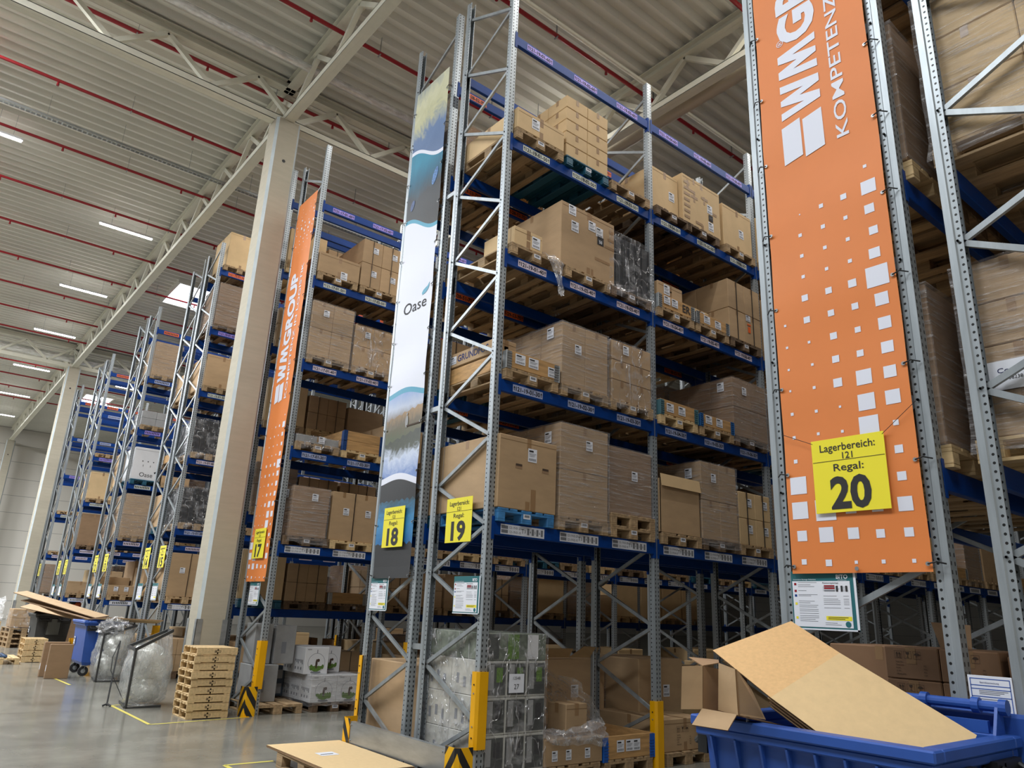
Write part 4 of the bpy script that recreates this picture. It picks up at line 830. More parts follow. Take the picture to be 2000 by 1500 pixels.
# big cartons with symbols on the floor of racks 20 and 21
def symbol_carton(x, y, z, w_, d, h, label, m=CARDD, s=1.0):
    t = thing('carton', label, 'carton', (x, y, z)); one_carton(t, 0, 0, 0, w_, d, h, m, name='box'); c = MB(); marks(c, Vector((-w_/2-.0025, 0.02, h*.76)), -Y_, Z_, s); c.build('symbol_print', t)
    c = MB(); marks(c, Vector((0, -d/2-.0025, h*.76)), X_, Z_, s); c.build('symbol_print', t); return t
BC = M('cardboard_brown', srgb(142, 108, 80), .8, amt=.1, rnd=.06)
def drape(name, label, P, r_, m=DRAPEF, seed=1, parent=None, cat='film'):
    rr = random.Random(seed); c = MB(); k = c.mi(m); n = len(P); mm = len(P[0]); U = 4
    rows = []
    for i in range((n-1)*U+1):
        row = []
        for j in range((mm-1)*U+1):
            a, fa = divmod(i/U, 1); b, fb = divmod(j/U, 1); a = int(min(a, n-2)) if a < n-1 else n-2; b = int(min(b, mm-2)) if b < mm-1 else mm-2; fa = i/U-a; fb = j/U-b
            p = Vector(P[a][b])*(1-fa)*(1-fb)+Vector(P[a+1][b])*fa*(1-fb)+Vector(P[a][b+1])*(1-fa)*fb+Vector(P[a+1][b+1])*fa*fb
            row.append(len(c.v)); c.v.append(tuple(p+Vector((rr.uniform(-r_, r_), rr.uniform(-r_, r_), rr.uniform(-r_, r_)))))
        rows.append(row)
    for i in range(len(rows)-1):
        for j in range(len(rows[0])-1): c.f.append((rows[i][j], rows[i][j+1], rows[i+1][j+1], rows[i+1][j])); c.m.append(k); c.uv.append(None)
    o = c.build(name, parent, smooth=True)
    if parent is None: tag(o, label, cat)
    return o
drape('plastic_film', 'crumpled clear film hanging over the small cartons on the floor of rack 19', [[(5.65, 7.1, 1.08), (5.8, 6.6, 1.1), (6.05, 6.22, 1.0)], [(6.1, 7.1, .95), (6.25, 6.6, .85), (6.3, 6.2, .72)], [(6.4, 7.0, .5), (6.5, 6.6, .44), (6.5, 6.2, .5)], [(6.0, 7.0, .46), (5.9, 6.3, .45), (5.7, 6.2, .44)]], .03, seed=2)
drape('plastic_film', 'torn film hanging off the first pallet over the beam of rack 19', [[(5.28, 6.3, 5.95), (5.45, 6.3, 5.93), (5.62, 6.3, 5.9)], [(5.35, 6.14, 5.86), (5.5, 6.13, 5.88), (5.66, 6.14, 5.82)], [(5.52, 6.12, 5.62), (5.56, 6.11, 5.62), (5.62, 6.12, 5.6)], [(5.56, 6.11, 5.38), (5.60, 6.10, 5.36), (5.65, 6.11, 5.38)]], .018, seed=3)
drape('plastic_film', 'shiny crumpled film lying along the front of the low labelled carton, floor of rack nineteen', [[(5.64, 6.5, .44), (6.0, 6.5, .46), (6.45, 6.5, .5)], [(5.64, 6.3, .50), (5.95, 6.28, .47), (6.5, 6.3, .55)], [(5.64, 6.215, .42), (6.0, 6.215, .41), (6.55, 6.2, .42)], [(5.7, 6.212, .36), (6.1, 6.212, .33), (6.5, 6.2, .30)]], .022, seed=12)
oc = thing('open_carton', 'open brown carton with pale raised flaps behind the film draped cartons of rack nineteen', 'carton', group='loose cardboard')
for P_ in ([(6.45, 7.33, 1.135), (7.0, 7.33, 1.135), (6.95, 7.2, 1.25), (6.5, 7.2, 1.25)], [(7.0, 7.33, 1.135), (7.5, 7.33, 1.135), (7.5, 7.25, 1.26), (7.15, 7.2, 1.28)], [(6.45, 7.8, 1.135), (7.5, 7.8, 1.135), (7.45, 8.0, 1.26), (6.5, 8.0, 1.26)]): board(P_, .005, CARDL, '', 'flap', parent=oc)
# beside the yellow guard of the first inner upright
pallet(7.95, 6.8, 0, 'wood', 'wooden pallet beside the inner yellow guard of rack 19', 0, True, group='pallets on the floor')
t = thing('carton', 'brown carton with packing symbols beside the inner yellow guard of rack 19', 'carton', (7.95, 6.8, .146)); one_carton(t, 0, 0, 0, .8, 1.1, .36, CARD, name='box'); c = MB(); marks(c, Vector((-.05, -.553, .24)), X_, Z_, 1.1); c.build('symbol_print', t)
drape('paper_sheet', 'crumpled white paper hanging over the carton beside the blue bin', [[(8.05, 6.22, .52), (8.3, 6.2, .5)], [(8.15, 6.18, .35), (8.42, 6.17, .3)], [(8.3, 6.17, .15), (8.5, 6.17, .12)]], .02, WHITE, 5, cat='paper')
for i in range(7):
    for j, (yc, dd) in enumerate(((2.27, .335), (1.93, .335))):
        nm = f'{["wide faced", "narrow seen"][j]} symbol printed carton under rack twenty, {POS[i]} layer from the top'
        symbol_carton(5.55, yc, 1.345-.197*i, .7, dd, .194, nm, BC, .78)
pallet(5.5, 2.1, 0, 'dark', 'pallet under the symbol cartons of rack 20', math.pi/2, True, group='pallets on the floor')
symbol_carton(6.5, 2.9, 0, .8, .8, 1.52, 'tall brown carton behind the symbol cartons, under rack 20', BC)
for i in range(4):
    symbol_carton(5.5, 1.50, 1.18-.345*i, .6, .44, .34, f'brown umbrella marked carton between racks twenty and twenty-one, {POS[i]} from the top', BC, .8)
    symbol_carton(5.55, 1.03, 1.17-.345*i, .6, .44, .34, f'brown carton at the right edge under rack twenty-one, {POS[i]} from the top', BC, .8)
pallet(5.6, 1.0, 0, 'dark', 'pallet under the cartons between racks 20 and 21', math.pi/2, False, group='pallets on the floor')
board([(5.22, 2.09, 1.545), (5.22, 2.13, 1.70), (5.3, 1.93, 1.69), (5.25, 1.92, 1.55)], .005, CARDD, 'dark carton flap standing up over the brown symbol cartons of rack twenty')
board([(5.3, 1.70, 1.53), (5.3, 1.72, 1.60), (5.9, 1.35, 1.62), (5.9, 1.3, 1.53)], .005, CARDD, 'bent dark carton flap over the umbrella marked carton')
# ------------------------------------------------------------------ upright guards, end rails, corner guards
def guard(x, y, h, side, label, z0=.38):
    c = MB(); e = .012
    pr = [(x-.035, y+CW*.8), (x-.035, y), (x-.012, y-.03), (x+PW, y-.03), (x+PW+.012, y-.01)] if side < 0 else [(x-.035, y-CW*.8), (x-.035, y), (x-.012, y+.03), (x+PW, y+.03), (x+PW+.012, y+.01)]
    for a, b in zip(pr, pr[1:]):
        c.face([(a[0], a[1], z0), (b[0], b[1], z0), (b[0], b[1], h), (a[0], a[1], h)], YEL)
    inn = [((p[0]+.005), (p[1]+.005*(-side))) for p in pr]
    for (a, b), (a2, b2) in zip(zip(pr, pr[1:]), zip(inn, inn[1:])):
        c.face([(a[0], a[1], h), (b[0], b[1], h), (b2[0], b2[1], h), (a2[0], a2[1], h)], YEL); c.face([(a2[0], a2[1], z0), (b2[0], b2[1], z0), (b2[0], b2[1], h), (a2[0], a2[1], h)], YEL)
    c.face([(p[0], p[1], h) for p in pr], YEL)
    o = tag(c.build('upright_guard'), label, 'guard', 'yellow upright guards'); b = MB()
    for z in (h-.12, h-.2, z0+.2, z0+.1): b.tube([(x-.042, y+.03*(-side), z), (x-.03, y+.03*(-side), z)], .008, GALVD if z in (h-.2, z0+.2) else BLACK, 6)
    b.build('bolt', o); return o
def corner_guard(x, y, side, h=.42, z0=0):                          # folded plate with chevrons, its fold at (x, y)
    c = MB(); a = .19; f = 0.06
    pts = [(x-.0, y-side*a, -a-f), (x, y-side*f*0.6, -f), (x+f*.6, y, f), (x+a, y, a+f)]
    for p, q in zip(pts, pts[1:]):
        c.face([(p[0], p[1], z0), (q[0], q[1], z0), (q[0], q[1], h), (p[0], p[1], h)], CHEV, [(p[2], z0), (q[2], z0), (q[2], h), (p[2], h)])
        c.face([(p[0]+.005, p[1]-side*.005, z0), (q[0]+.005, q[1]-side*.005, z0), (q[0]+.005, q[1]-side*.005, h), (p[0]+.005, p[1]-side*.005, h)], YEL)
        c.face([(p[0], p[1], h), (q[0], q[1], h), (q[0]+.005, q[1]-side*.005, h), (p[0]+.005, p[1]-side*.005, h)], YEL)
    c.box(min(x-.03, x+.1), x+.1, min(y, y+side*.05), max(y, y+side*.05), 0, .008, YEL); return c
for n in RACKS:
    y0 = RACKS[n][0]
    if n >= 20: continue
    side = -1 if n % 2 else 1; y = y0 if n % 2 else y0+DEP
    guard(X0, y, 1.08, side, f'yellow guard on the end upright of rack {NW[n]}')
    if n in (15, 16, 17, 18, 19): guard(X0+PITCH, y, .72 if n == 19 else 1.08, side, f'yellow guard on the first inner upright of rack {NW[n]}', 0)
    if n not in (18, 19):
        c = corner_guard(X0-.17, y+side*.06, side); tag(c.build('corner_guard'), f'black and yellow chevron corner guard at the end of rack {NW[n]}', 'guard', 'chevron corner guards')
br = thing('rack_end_barrier', 'galvanised rail between two chevron corner guards at the ends of racks 18 and 19', 'barrier', (0, 0, 0))
yR, yL = 6.22-.07, 7.52+DEP-.23
c = corner_guard(X0-.27, yR, -1); c.build('corner_guard', br); c = corner_guard(X0-.27, yL+.06, 1); c.build('corner_guard', br)
c = MB(); x = X0-.262; c.box(x, x+.006, yR+.17, yL-.12, .17, .385, GALVD); c.box(x, x+.06, yR+.17, yL-.12, .385, .391, GALVD); c.box(x, x+.06, yR+.17, yL-.12, .165, .171, GALVD); c.build('rail', br)
c = MB()
for y in (yR+.2, yR+.24, yL-.16): 
    for z in (.2, .36): c.tube([(x-.012, y, z), (x, y, z)], .01, GALVD, 6)
c.build('bolt', br)
sp = MB(); 
for z in (1.25, 4.0, 7.0): sp.box(X0+.02, X0+.08, 7.32, 7.52, z-.03, z+.03, GALV)
tag(sp.build('row_spacer'), 'galvanised spacers tying the end frames of racks 18 and 19 together', 'spacer')
# ------------------------------------------------------------------ banners, number plates, notices
SQ = [(1.99,4.76,.025),(1.98,4.59,.103),(2.16,4.59,.044),(2.33,4.59,.032),(2.5,4.59,.01),(1.99,4.42,.067),(2.16,4.42,.029),(2.33,4.42,.031),(2.51,4.42,.027),(1.98,4.25,.06),(2.51,4.25,.027),(2.33,4.25,.027),(2.16,4.25,.028),(1.99,4.08,.075),(2.51,4.08,.026),(2.33,4.08,.025),(2.16,4.08,.028),(1.99,3.91,.148),(2.51,3.91,.048),(2.33,3.91,.047),(2.16,3.91,.057),(1.98,3.74,.088),(2.51,3.74,.047),(2.33,3.74,.045),(2.16,3.74,.046),(1.98,3.57,.083),(2.68,3.74,.018),(2.68,3.57,.018),(2.51,3.57,.019),(2.33,3.57,.049),(2.16,3.57,.04),(1.98,3.4,.079),(2.68,3.4,.016),(2.5,3.4,.019),(2.33,3.4,.05),(2.16,3.4,.046),(1.98,3.23,.08),(2.68,3.24,.015),(2.5,3.23,.021),(2.33,3.23,.061),(2.15,3.23,.103),(2.68,3.07,.022),(2.5,3.06,.021),(2.33,3.06,.016),(2.15,3.06,.111),(1.98,3.06,.093),(2.15,2.9,.128),(2.68,2.9,.023),(2.5,2.9,.02),(2.33,2.89,.019),(1.98,2.89,.035),(2.68,2.73,.027),(1.98,2.72,.051),(2.67,2.56,.119),(1.98,2.55,.055),(2.67,2.39,.114),(2.49,2.38,.138),(2.32,2.38,.07),(2.15,2.38,.071),(1.98,2.38,.088),(2.67,2.22,.069),(2.5,2.22,.097),(2.32,2.22,.072),(2.15,2.21,.053),(1.98,2.21,.055),(2.67,2.05,.035),(2.5,2.04,.042),(2.32,2.04,.02),(2.15,2.04,.024),(1.97,2.04,.023)]
BX = X0-.03
def sag(y, z, yc): return BX+.004*math.sin(z*4.1+y*3)+.0025*math.sin(z*9+1)
def hug(o, d=.0022):
    for v in o.data.vertices: v.co.x = sag(v.co.y, v.co.z, 0)-d+(v.co.x-(BX-.014))
def sheet(yc, hw, z0, z1, m, nm, parent, ny=10, nz=90, sq=()):
    c = MB(); k = c.mi(m)
    for i in range(nz+1):
        z = z0+(z1-z0)*i/nz
        for j in range(ny+1): y = yc+hw-2*hw*j/ny; c.v.append((sag(y, z, yc), y, z))
    for i in range(nz):
        for j in range(ny): a = i*(ny+1)+j; c.f.append((a, a+1, a+ny+2, a+ny+1)); c.m.append(k); c.uv.append(None)
    for y, z, h_ in sq: c.face([(sag(a, b, yc)-.0022, a, b) for a, b in ((y+h_, z-h_), (y-h_, z-h_), (y-h_, z+h_), (y+h_, z+h_))], BANW)
    return c.build(nm, parent, smooth=True)
def ties(yc, hw, parent):
    c = MB(); g = MB(); z = 2.02
    while z < 9.2:
        for sy in (-1, 1):
            y = yc+sy*(hw-.02); c.tube([(BX-.012, y, z), (BX-.02, y+sy*.05, z+.01), (BX+.02, y+sy*.09, z+.0)], .005, BLACK, 5, False); g.tube([(BX-.009, y, z), (BX-.013, y, z)], .013, GALVD, 10)
        z += .62
    g.tube([(BX-.009, yc, z0_), (BX-.013, yc, z0_)], .013, GALVD, 10); c.build('cable_tie', parent); g.build('eyelet', parent)
z0_ = 2.0
def orange_banner(n, yc, hw):
    t = thing('banner', {20: 'wide orange banner with white squares hanging on the end frame of rack 20', 17: 'narrow looking orange banner with white lettering on the end frame of rack 17'}[n], 'banner', group='hanging banners')
    dy = yc-2.315; xo = BX-.014; sq = [(y+dy, z, h_/2) for y, z, h_ in SQ]; rr = random.Random(4)
    for i in range(13):
        for j in range(5):
            h_ = max(0, .055*rr.random()*(1-abs(i-7)/8))
            if h_ > .008: sq.append((yc+.34-.17*j-.04*(i % 2), 7.95+.085*i, h_/2))
    sheet(yc, hw, 1.975, 9.15, ORNG, 'fabric', t, sq=sq); c = MB(); U = Y_; Rr = Z_             # lettering runs upwards
    o = Vector((xo-.001, 0, 0)); y0, y1 = 2.57+dy, 2.25+dy
    ux = -Y_  # towards the foot of the letters
    for a, b in ((2.585, 2.43), (2.41, 2.255)):
        c.flat([(5.07-.02, a+dy), (5.40-.02, a+dy), (5.43-.02, b+dy), (5.10-.02, b+dy)], [(0, 1, 2, 3)], o, Z_, Y_, BANW)
    WP = [(0, 1), (.21, 1), (.28, .40), (.42, 1), (.58, 1), (.70, .40), (.79, 1), (1, 1), (.84, 0), (.62, 0), (.5, .50), (.38, 0), (.16, 0)]
    for (a0, sy, sl) in ((5.45, 1, 0), (5.79, -1, 0)): 
        PP = [(a0+.325*u_, (2.415+dy)+(.325*(v_-.5)*sy)) for u_, v_ in WP]; c.flat(PP, [tuple(range(13))] if sy < 0 else [tuple(range(12, -1, -1))], o, Z_, Y_, BANW)
    c.text('GROUP', o, Z_, Y_, 6.865, 2.415+dy, .30, BANW, width=1.45, bold=.045)
    c.text('®', o, Z_, Y_, 6.19, 2.55+dy, .06, BANW); c.text('KOMPETENZ IN LOGISTIK', o, Z_, Y_, 5.08, 2.12+dy, .095, BANW, width=2.62, align='L', bold=.008)
    hug(c.build('lettering', t), .003); ties(yc, hw, t); return t
orange_banner(20, 2.315, .445); orange_banner(17, 12.41, .42)
def oase_banner():
    t = thing('banner', 'tall banner with pond pictures and the Oase name on the end of rack 18', 'banner', group='hanging banners'); yc, hw = 8.06, .43; z0, z1 = 1.99, 9.2
    lily = grad_mat('banner_lily', [(0, srgb(88, 112, 150)), (.3, srgb(98, 122, 160)), (.5, srgb(190, 188, 150)), (.75, srgb(206, 204, 172)), (1, srgb(160, 166, 160))], (3, 2.4, 2), 1.2, 8.0, 9.3, .9)
    fish = grad_mat('banner_fish', [(0, srgb(14, 16, 20)), (.45, srgb(14, 26, 38)), (.75, srgb(20, 96, 124)), (1, srgb(30, 130, 160))], (3, 3, 1), .6, 6.8, 7.9, .4)
    skyp = grad_mat('banner_sky', [(0, srgb(110, 90, 60)), (.45, srgb(176, 186, 206)), (1, srgb(120, 150, 200))], (5, 5, 4), .8, 4.0, 4.35, .5)
    wood_ = grad_mat('banner_forest', [(0, srgb(74, 82, 52)), (.5, srgb(92, 78, 52)), (1, srgb(150, 116, 70))], (30, 30, 8), .5, 3.75, 4.1, .9)
    lake = grad_mat('banner_lake', [(0, srgb(110, 136, 190)), (.4, srgb(190, 200, 220)), (.6, srgb(60, 66, 50)), (1, srgb(44, 46, 40))], (4, 4, 5), 1.5, 3.25, 3.85, .8)
    pond = grad_mat('banner_pond', [(0, srgb(30, 90, 150)), (.5, srgb(50, 130, 180)), (1, srgb(40, 60, 60))], (6, 6, 12), 1, 2.3, 3.0, .6); BANK = M('banner_black', srgb(44, 44, 46), .6); TB = M('banner_teal', srgb(60, 150, 180), .5)
    bands = [(9.2, None), (8.0, lily), (7.94, BANW), (6.84, fish), (6.78, TB), (4.36, BANW), (4.29, TB), (4.06, skyp), (3.75, wood_), (3.23, lake), (3.15, BANW), (2.93, BANK), (2.4, pond), (1.99, BANK)]
    def wv(z, y): 
        if z > 9 or z < 2.1: return z
        s_ = (y-yc)/hw; amp = .09 if z > 6 else .045; ph = 0 if z > 6 else 1.6
        if 3.6 < z < 4.1: return z-.06*s_+.02*math.sin(y*40)
        if 2.2 < z < 3.0: return z+.02*math.sin(y*50)
        return z+amp*math.sin(s_*2.2+ph)+(0.08*s_ if z > 6 else .03*s_)
    c = MB(); ny = 14
    for (za, _), (zb, m) in zip(bands, bands[1:]):
        nn = max(1, int((za-zb)/.12))
        for i in range(nn):
            for j in range(ny):
                ya, yb = yc+hw-2*hw*j/ny, yc+hw-2*hw*(j+1)/ny; P = []
                for (f_, y) in ((i/nn, ya), (i/nn, yb), ((i+1)/nn, yb), ((i+1)/nn, ya)):
                    z = wv(za, y)*(1-f_)+wv(zb, y)*f_; P.append((sag(y, z, yc), y, z))
                c.face(P[::-1], m)
    c.build('fabric', t); c = MB(); o = Vector((BX-.015, 0, 0)); c.text('Oase', o, -Y_, Z_, -8.03, 5.56, .17, INK, width=.56)
    c.flat([(-7.865+a, 5.655+b) for a, b in ((0, 0), (-.012, .03), (.02, .065), (.07, .085), (.12, .10), (.165, .145), (.16, .095), (.135, .05), (.09, .018), (.045, .005))], [tuple(range(9, -1, -1))], o, -Y_, Z_, TB); hug(c.build('lettering', t), .003)
    c = MB()
    for cy, cz, rx, rz_, m in ((7.78, 7.45, .06, .13, M('fish_blue', srgb(80, 130, 190), .5, amt=.8, scale=(60, 60, 60))), (8.33, 7.2, .05, .08, M('fish_dark', srgb(50, 80, 130), .5, amt=.6, scale=(60, 60, 60)))):
        c.flat([(-cy+rx*math.cos(a*.3)+.3*rz_*math.sin(a*.3), cz+rz_*math.sin(a*.3)) for a in range(21)], [tuple(range(21))], o, -Y_, Z_, m)
    c.flat([(-7.98+.035*math.cos(a*.3), 3.93+.08*math.sin(a*.3)) for a in range(21)], [tuple(range(21))], o, -Y_, Z_, BOXG); c.flat([(-7.98+.016*math.cos(a*.3), 4.03+.018*math.sin(a*.3)) for a in range(21)], [tuple(range(21))], o-X_*.001, -Y_, Z_, BOXG); c.rect(o, -Y_, Z_, -7.98, -7.66, 3.86, 3.88, INKB)
    hug(c.build('picture_print', t), .003); ties(yc, hw, t)
oase_banner()
def number_plate(n, y, z):
    t = thing('rack_number_sign', f'yellow sign with rack number {NW[n]} on the end of rack {NW[n]}', 'sign', group='yellow rack number signs'); x = BX-.024 if n in (17, 18, 20) else X0+.024; a = .245
    c = MB(); c.cbox(x, x+.004, y-a, y+a, z-a, z+a, SIGNY, .001); c.build('plate', t); o = Vector((x-.002, y, z)); c = MB()
    c.text('Lagerbereich:', o, -Y_, Z_, 0, .187, .052, INK, width=.37, bold=.006); c.text('121', o, -Y_, Z_, 0, .125, .045, INK, bold=.006); c.rect(o, -Y_, Z_, -.24, .24, .094, .097, INK); c.text('Regal:', o, -Y_, Z_, 0, .05, .05, INK, width=.2, bold=.006); c.text(str(n), o, -Y_, Z_, 0, -.112, .205, INK, width=.27 if n > 9 else .13, bold=.035)
    c.build('lettering', t)
    if n in (17, 20):
        c = MB(); c.tube([(x, y+a-.01, z+a-.02), (x, y+.46, z+.33)], .002, INK, 4); c.tube([(x, y-a+.01, z+a-.02), (x, y-.46, z+.40)], .002, INK, 4); c.build('string', t)
for n in range(8, 21):
    number_plate(n, {20: 2.30, 19: 6.775, 18: 8.05, 17: 12.40}.get(n, RACKS[n][0]+DEP/2), {20: 2.6, 19: 2.61, 18: 2.6, 17: 2.59}.get(n, 2.56))
def notice(n, yl, yr, z1, z0):
    t = thing('load_notice', f'white and green load notice board on the end frame of rack {NW[n]}', 'notice', group='load notices'); x = X0-.008; c = MB(); c.cbox(x, x+.006, yr, yl, z0, z1, TEALP, .001); c.build('board', t); W_ = yl-yr; H_ = z1-z0
    c = MB(); o = Vector((x-.001, yl, z1)); Rr = -Y_; q = lambda a, b, cc, d, m, e=0: c.rect(o-X_*e, Rr, Z_, a*W_, b*W_, -d*H_, -cc*H_, m)
    q(0, 1, .975, 1, WHITE); q(.965, 1, 0, 1, WHITE); q(.02, .91, .17, .95, WHITE, .0005)
    if n >= 17:
        o2 = o-X_*.002
        c.text('BITO', o2, Rr, Z_, .80*W_, -.095*H_, .07*H_, WHITE, bold=.03); c.text('innovative Storage Solutions', o2, Rr, Z_, .22*W_, -.14*H_, .025*H_, WHITE, width=.36*W_); c.text('www.bito.com', o2, Rr, Z_, .80*W_, -.15*H_, .02*H_, WHITE)
        c.text('Palettenregalanlage', o2, Rr, Z_, .50*W_, -.2*H_, .028*H_, INK, align='L')
        for yy, ww in ((.19, .3), (.23, .2), (.26, .26), (.33, .13), (.40, .3), (.42, .2), (.51, .25), (.54, .18), (.58, .3), (.61, .28), (.65, .3), (.68, .3), (.72, .3), (.76, .3), (.79, .3), (.82, .24), (.85, .28)): q(.11, .11+ww, yy, yy+.008, GREYP, .001)
        for yy, ww in ((.27, .2), (.30, .25), (.33, .22), (.42, .2), (.47, .22), (.5, .25), (.53, .25), (.56, .25), (.62, .25), (.87, .18), (.9, .24)): q(.5, .5+ww, yy, yy+.008, GREYP, .001); q(.8, .88, yy, yy+.008, GREYP, .001)
        for yy in (.24, .28, .32): q(.52, .68, yy, yy+.025, RED if yy < .3 else GREYP, .0015)
        for xx in (.7, .77, .84): q(xx, xx+.03, .25, .35, INK, .0015)
        q(.52, .9, .76, .83, SIGNY, .0015); q(.55, .85, .775, .785, INK, .002); q(.55, .8, .80, .81, INK, .002)
        for yy, m in ((.2, RED), (.32, RED), (.4, BLUE), (.54, SIGNY), (.78, SIGNY)): q(.05, .085, yy, yy+.04, m, .0015)
        c.flat([((.84+.04*math.cos(a*.35))*W_, -(.89+.05*math.sin(a*.35))*H_) for a in range(18)], [tuple(range(18))], o2, Rr, Z_, TEALP)
    else:
        for yy in (.2, .3, .4, .5, .6, .7): q(.1, .4, yy, yy+.03, GREYP, .001); q(.5, .85, yy, yy+.02, GREYP, .001)
        q(.52, .9, .78, .86, SIGNY, .0015)
    c.build('print', t)
notice(20, 2.79, 2.345, 1.990, 1.622); notice(19, 6.74, 6.27, 2.0, 1.62); notice(18, 8.55, 8.12, 2.0, 1.61); notice(17, 12.65, 12.2, 1.97, 1.6)
for n in (15, 14, 13, 12, 11, 10): notice(n, RACKS[n][0]+.75, RACKS[n][0]+.3, 1.97, 1.6)
t = thing('instruction_sheet', 'white instruction sheet with blue ruled boxes fixed between the uprights behind the bin', 'notice'); c = MB(); x = 4.72; c.cbox(x, x+.004, 1.555, 1.77, 1.12, 1.425, WHITE, .001); c.build('sheet', t); c = MB(); o = Vector((x-.001, 1.77, 1.425))
for a, b, d, e in ((.01, .205, -.018, -.014), (.01, .205, -.052, -.048), (.01, .205, -.070, -.066), (.01, .205, -.108, -.104), (.01, .205, -.295, -.288), (.01, .014, -.29, -.018), (.201, .205, -.29, -.018)): c.rect(o, -Y_, Z_, a, b, d, e, BINB)
for i in range(14): c.rect(o, -Y_, Z_, .05, .19-.012*(i % 3), -.120-.011*i, -.117-.011*i, GREYP)
for i in range(3): c.rect(o, -Y_, Z_, .05, .19-.02*i, -.078-.008*i, -.075-.008*i, GREYP)
c.text('Betriebsanweisung', o-X_*.001, -Y_, Z_, .105, -.034, .009, INKU); c.build('print', t)
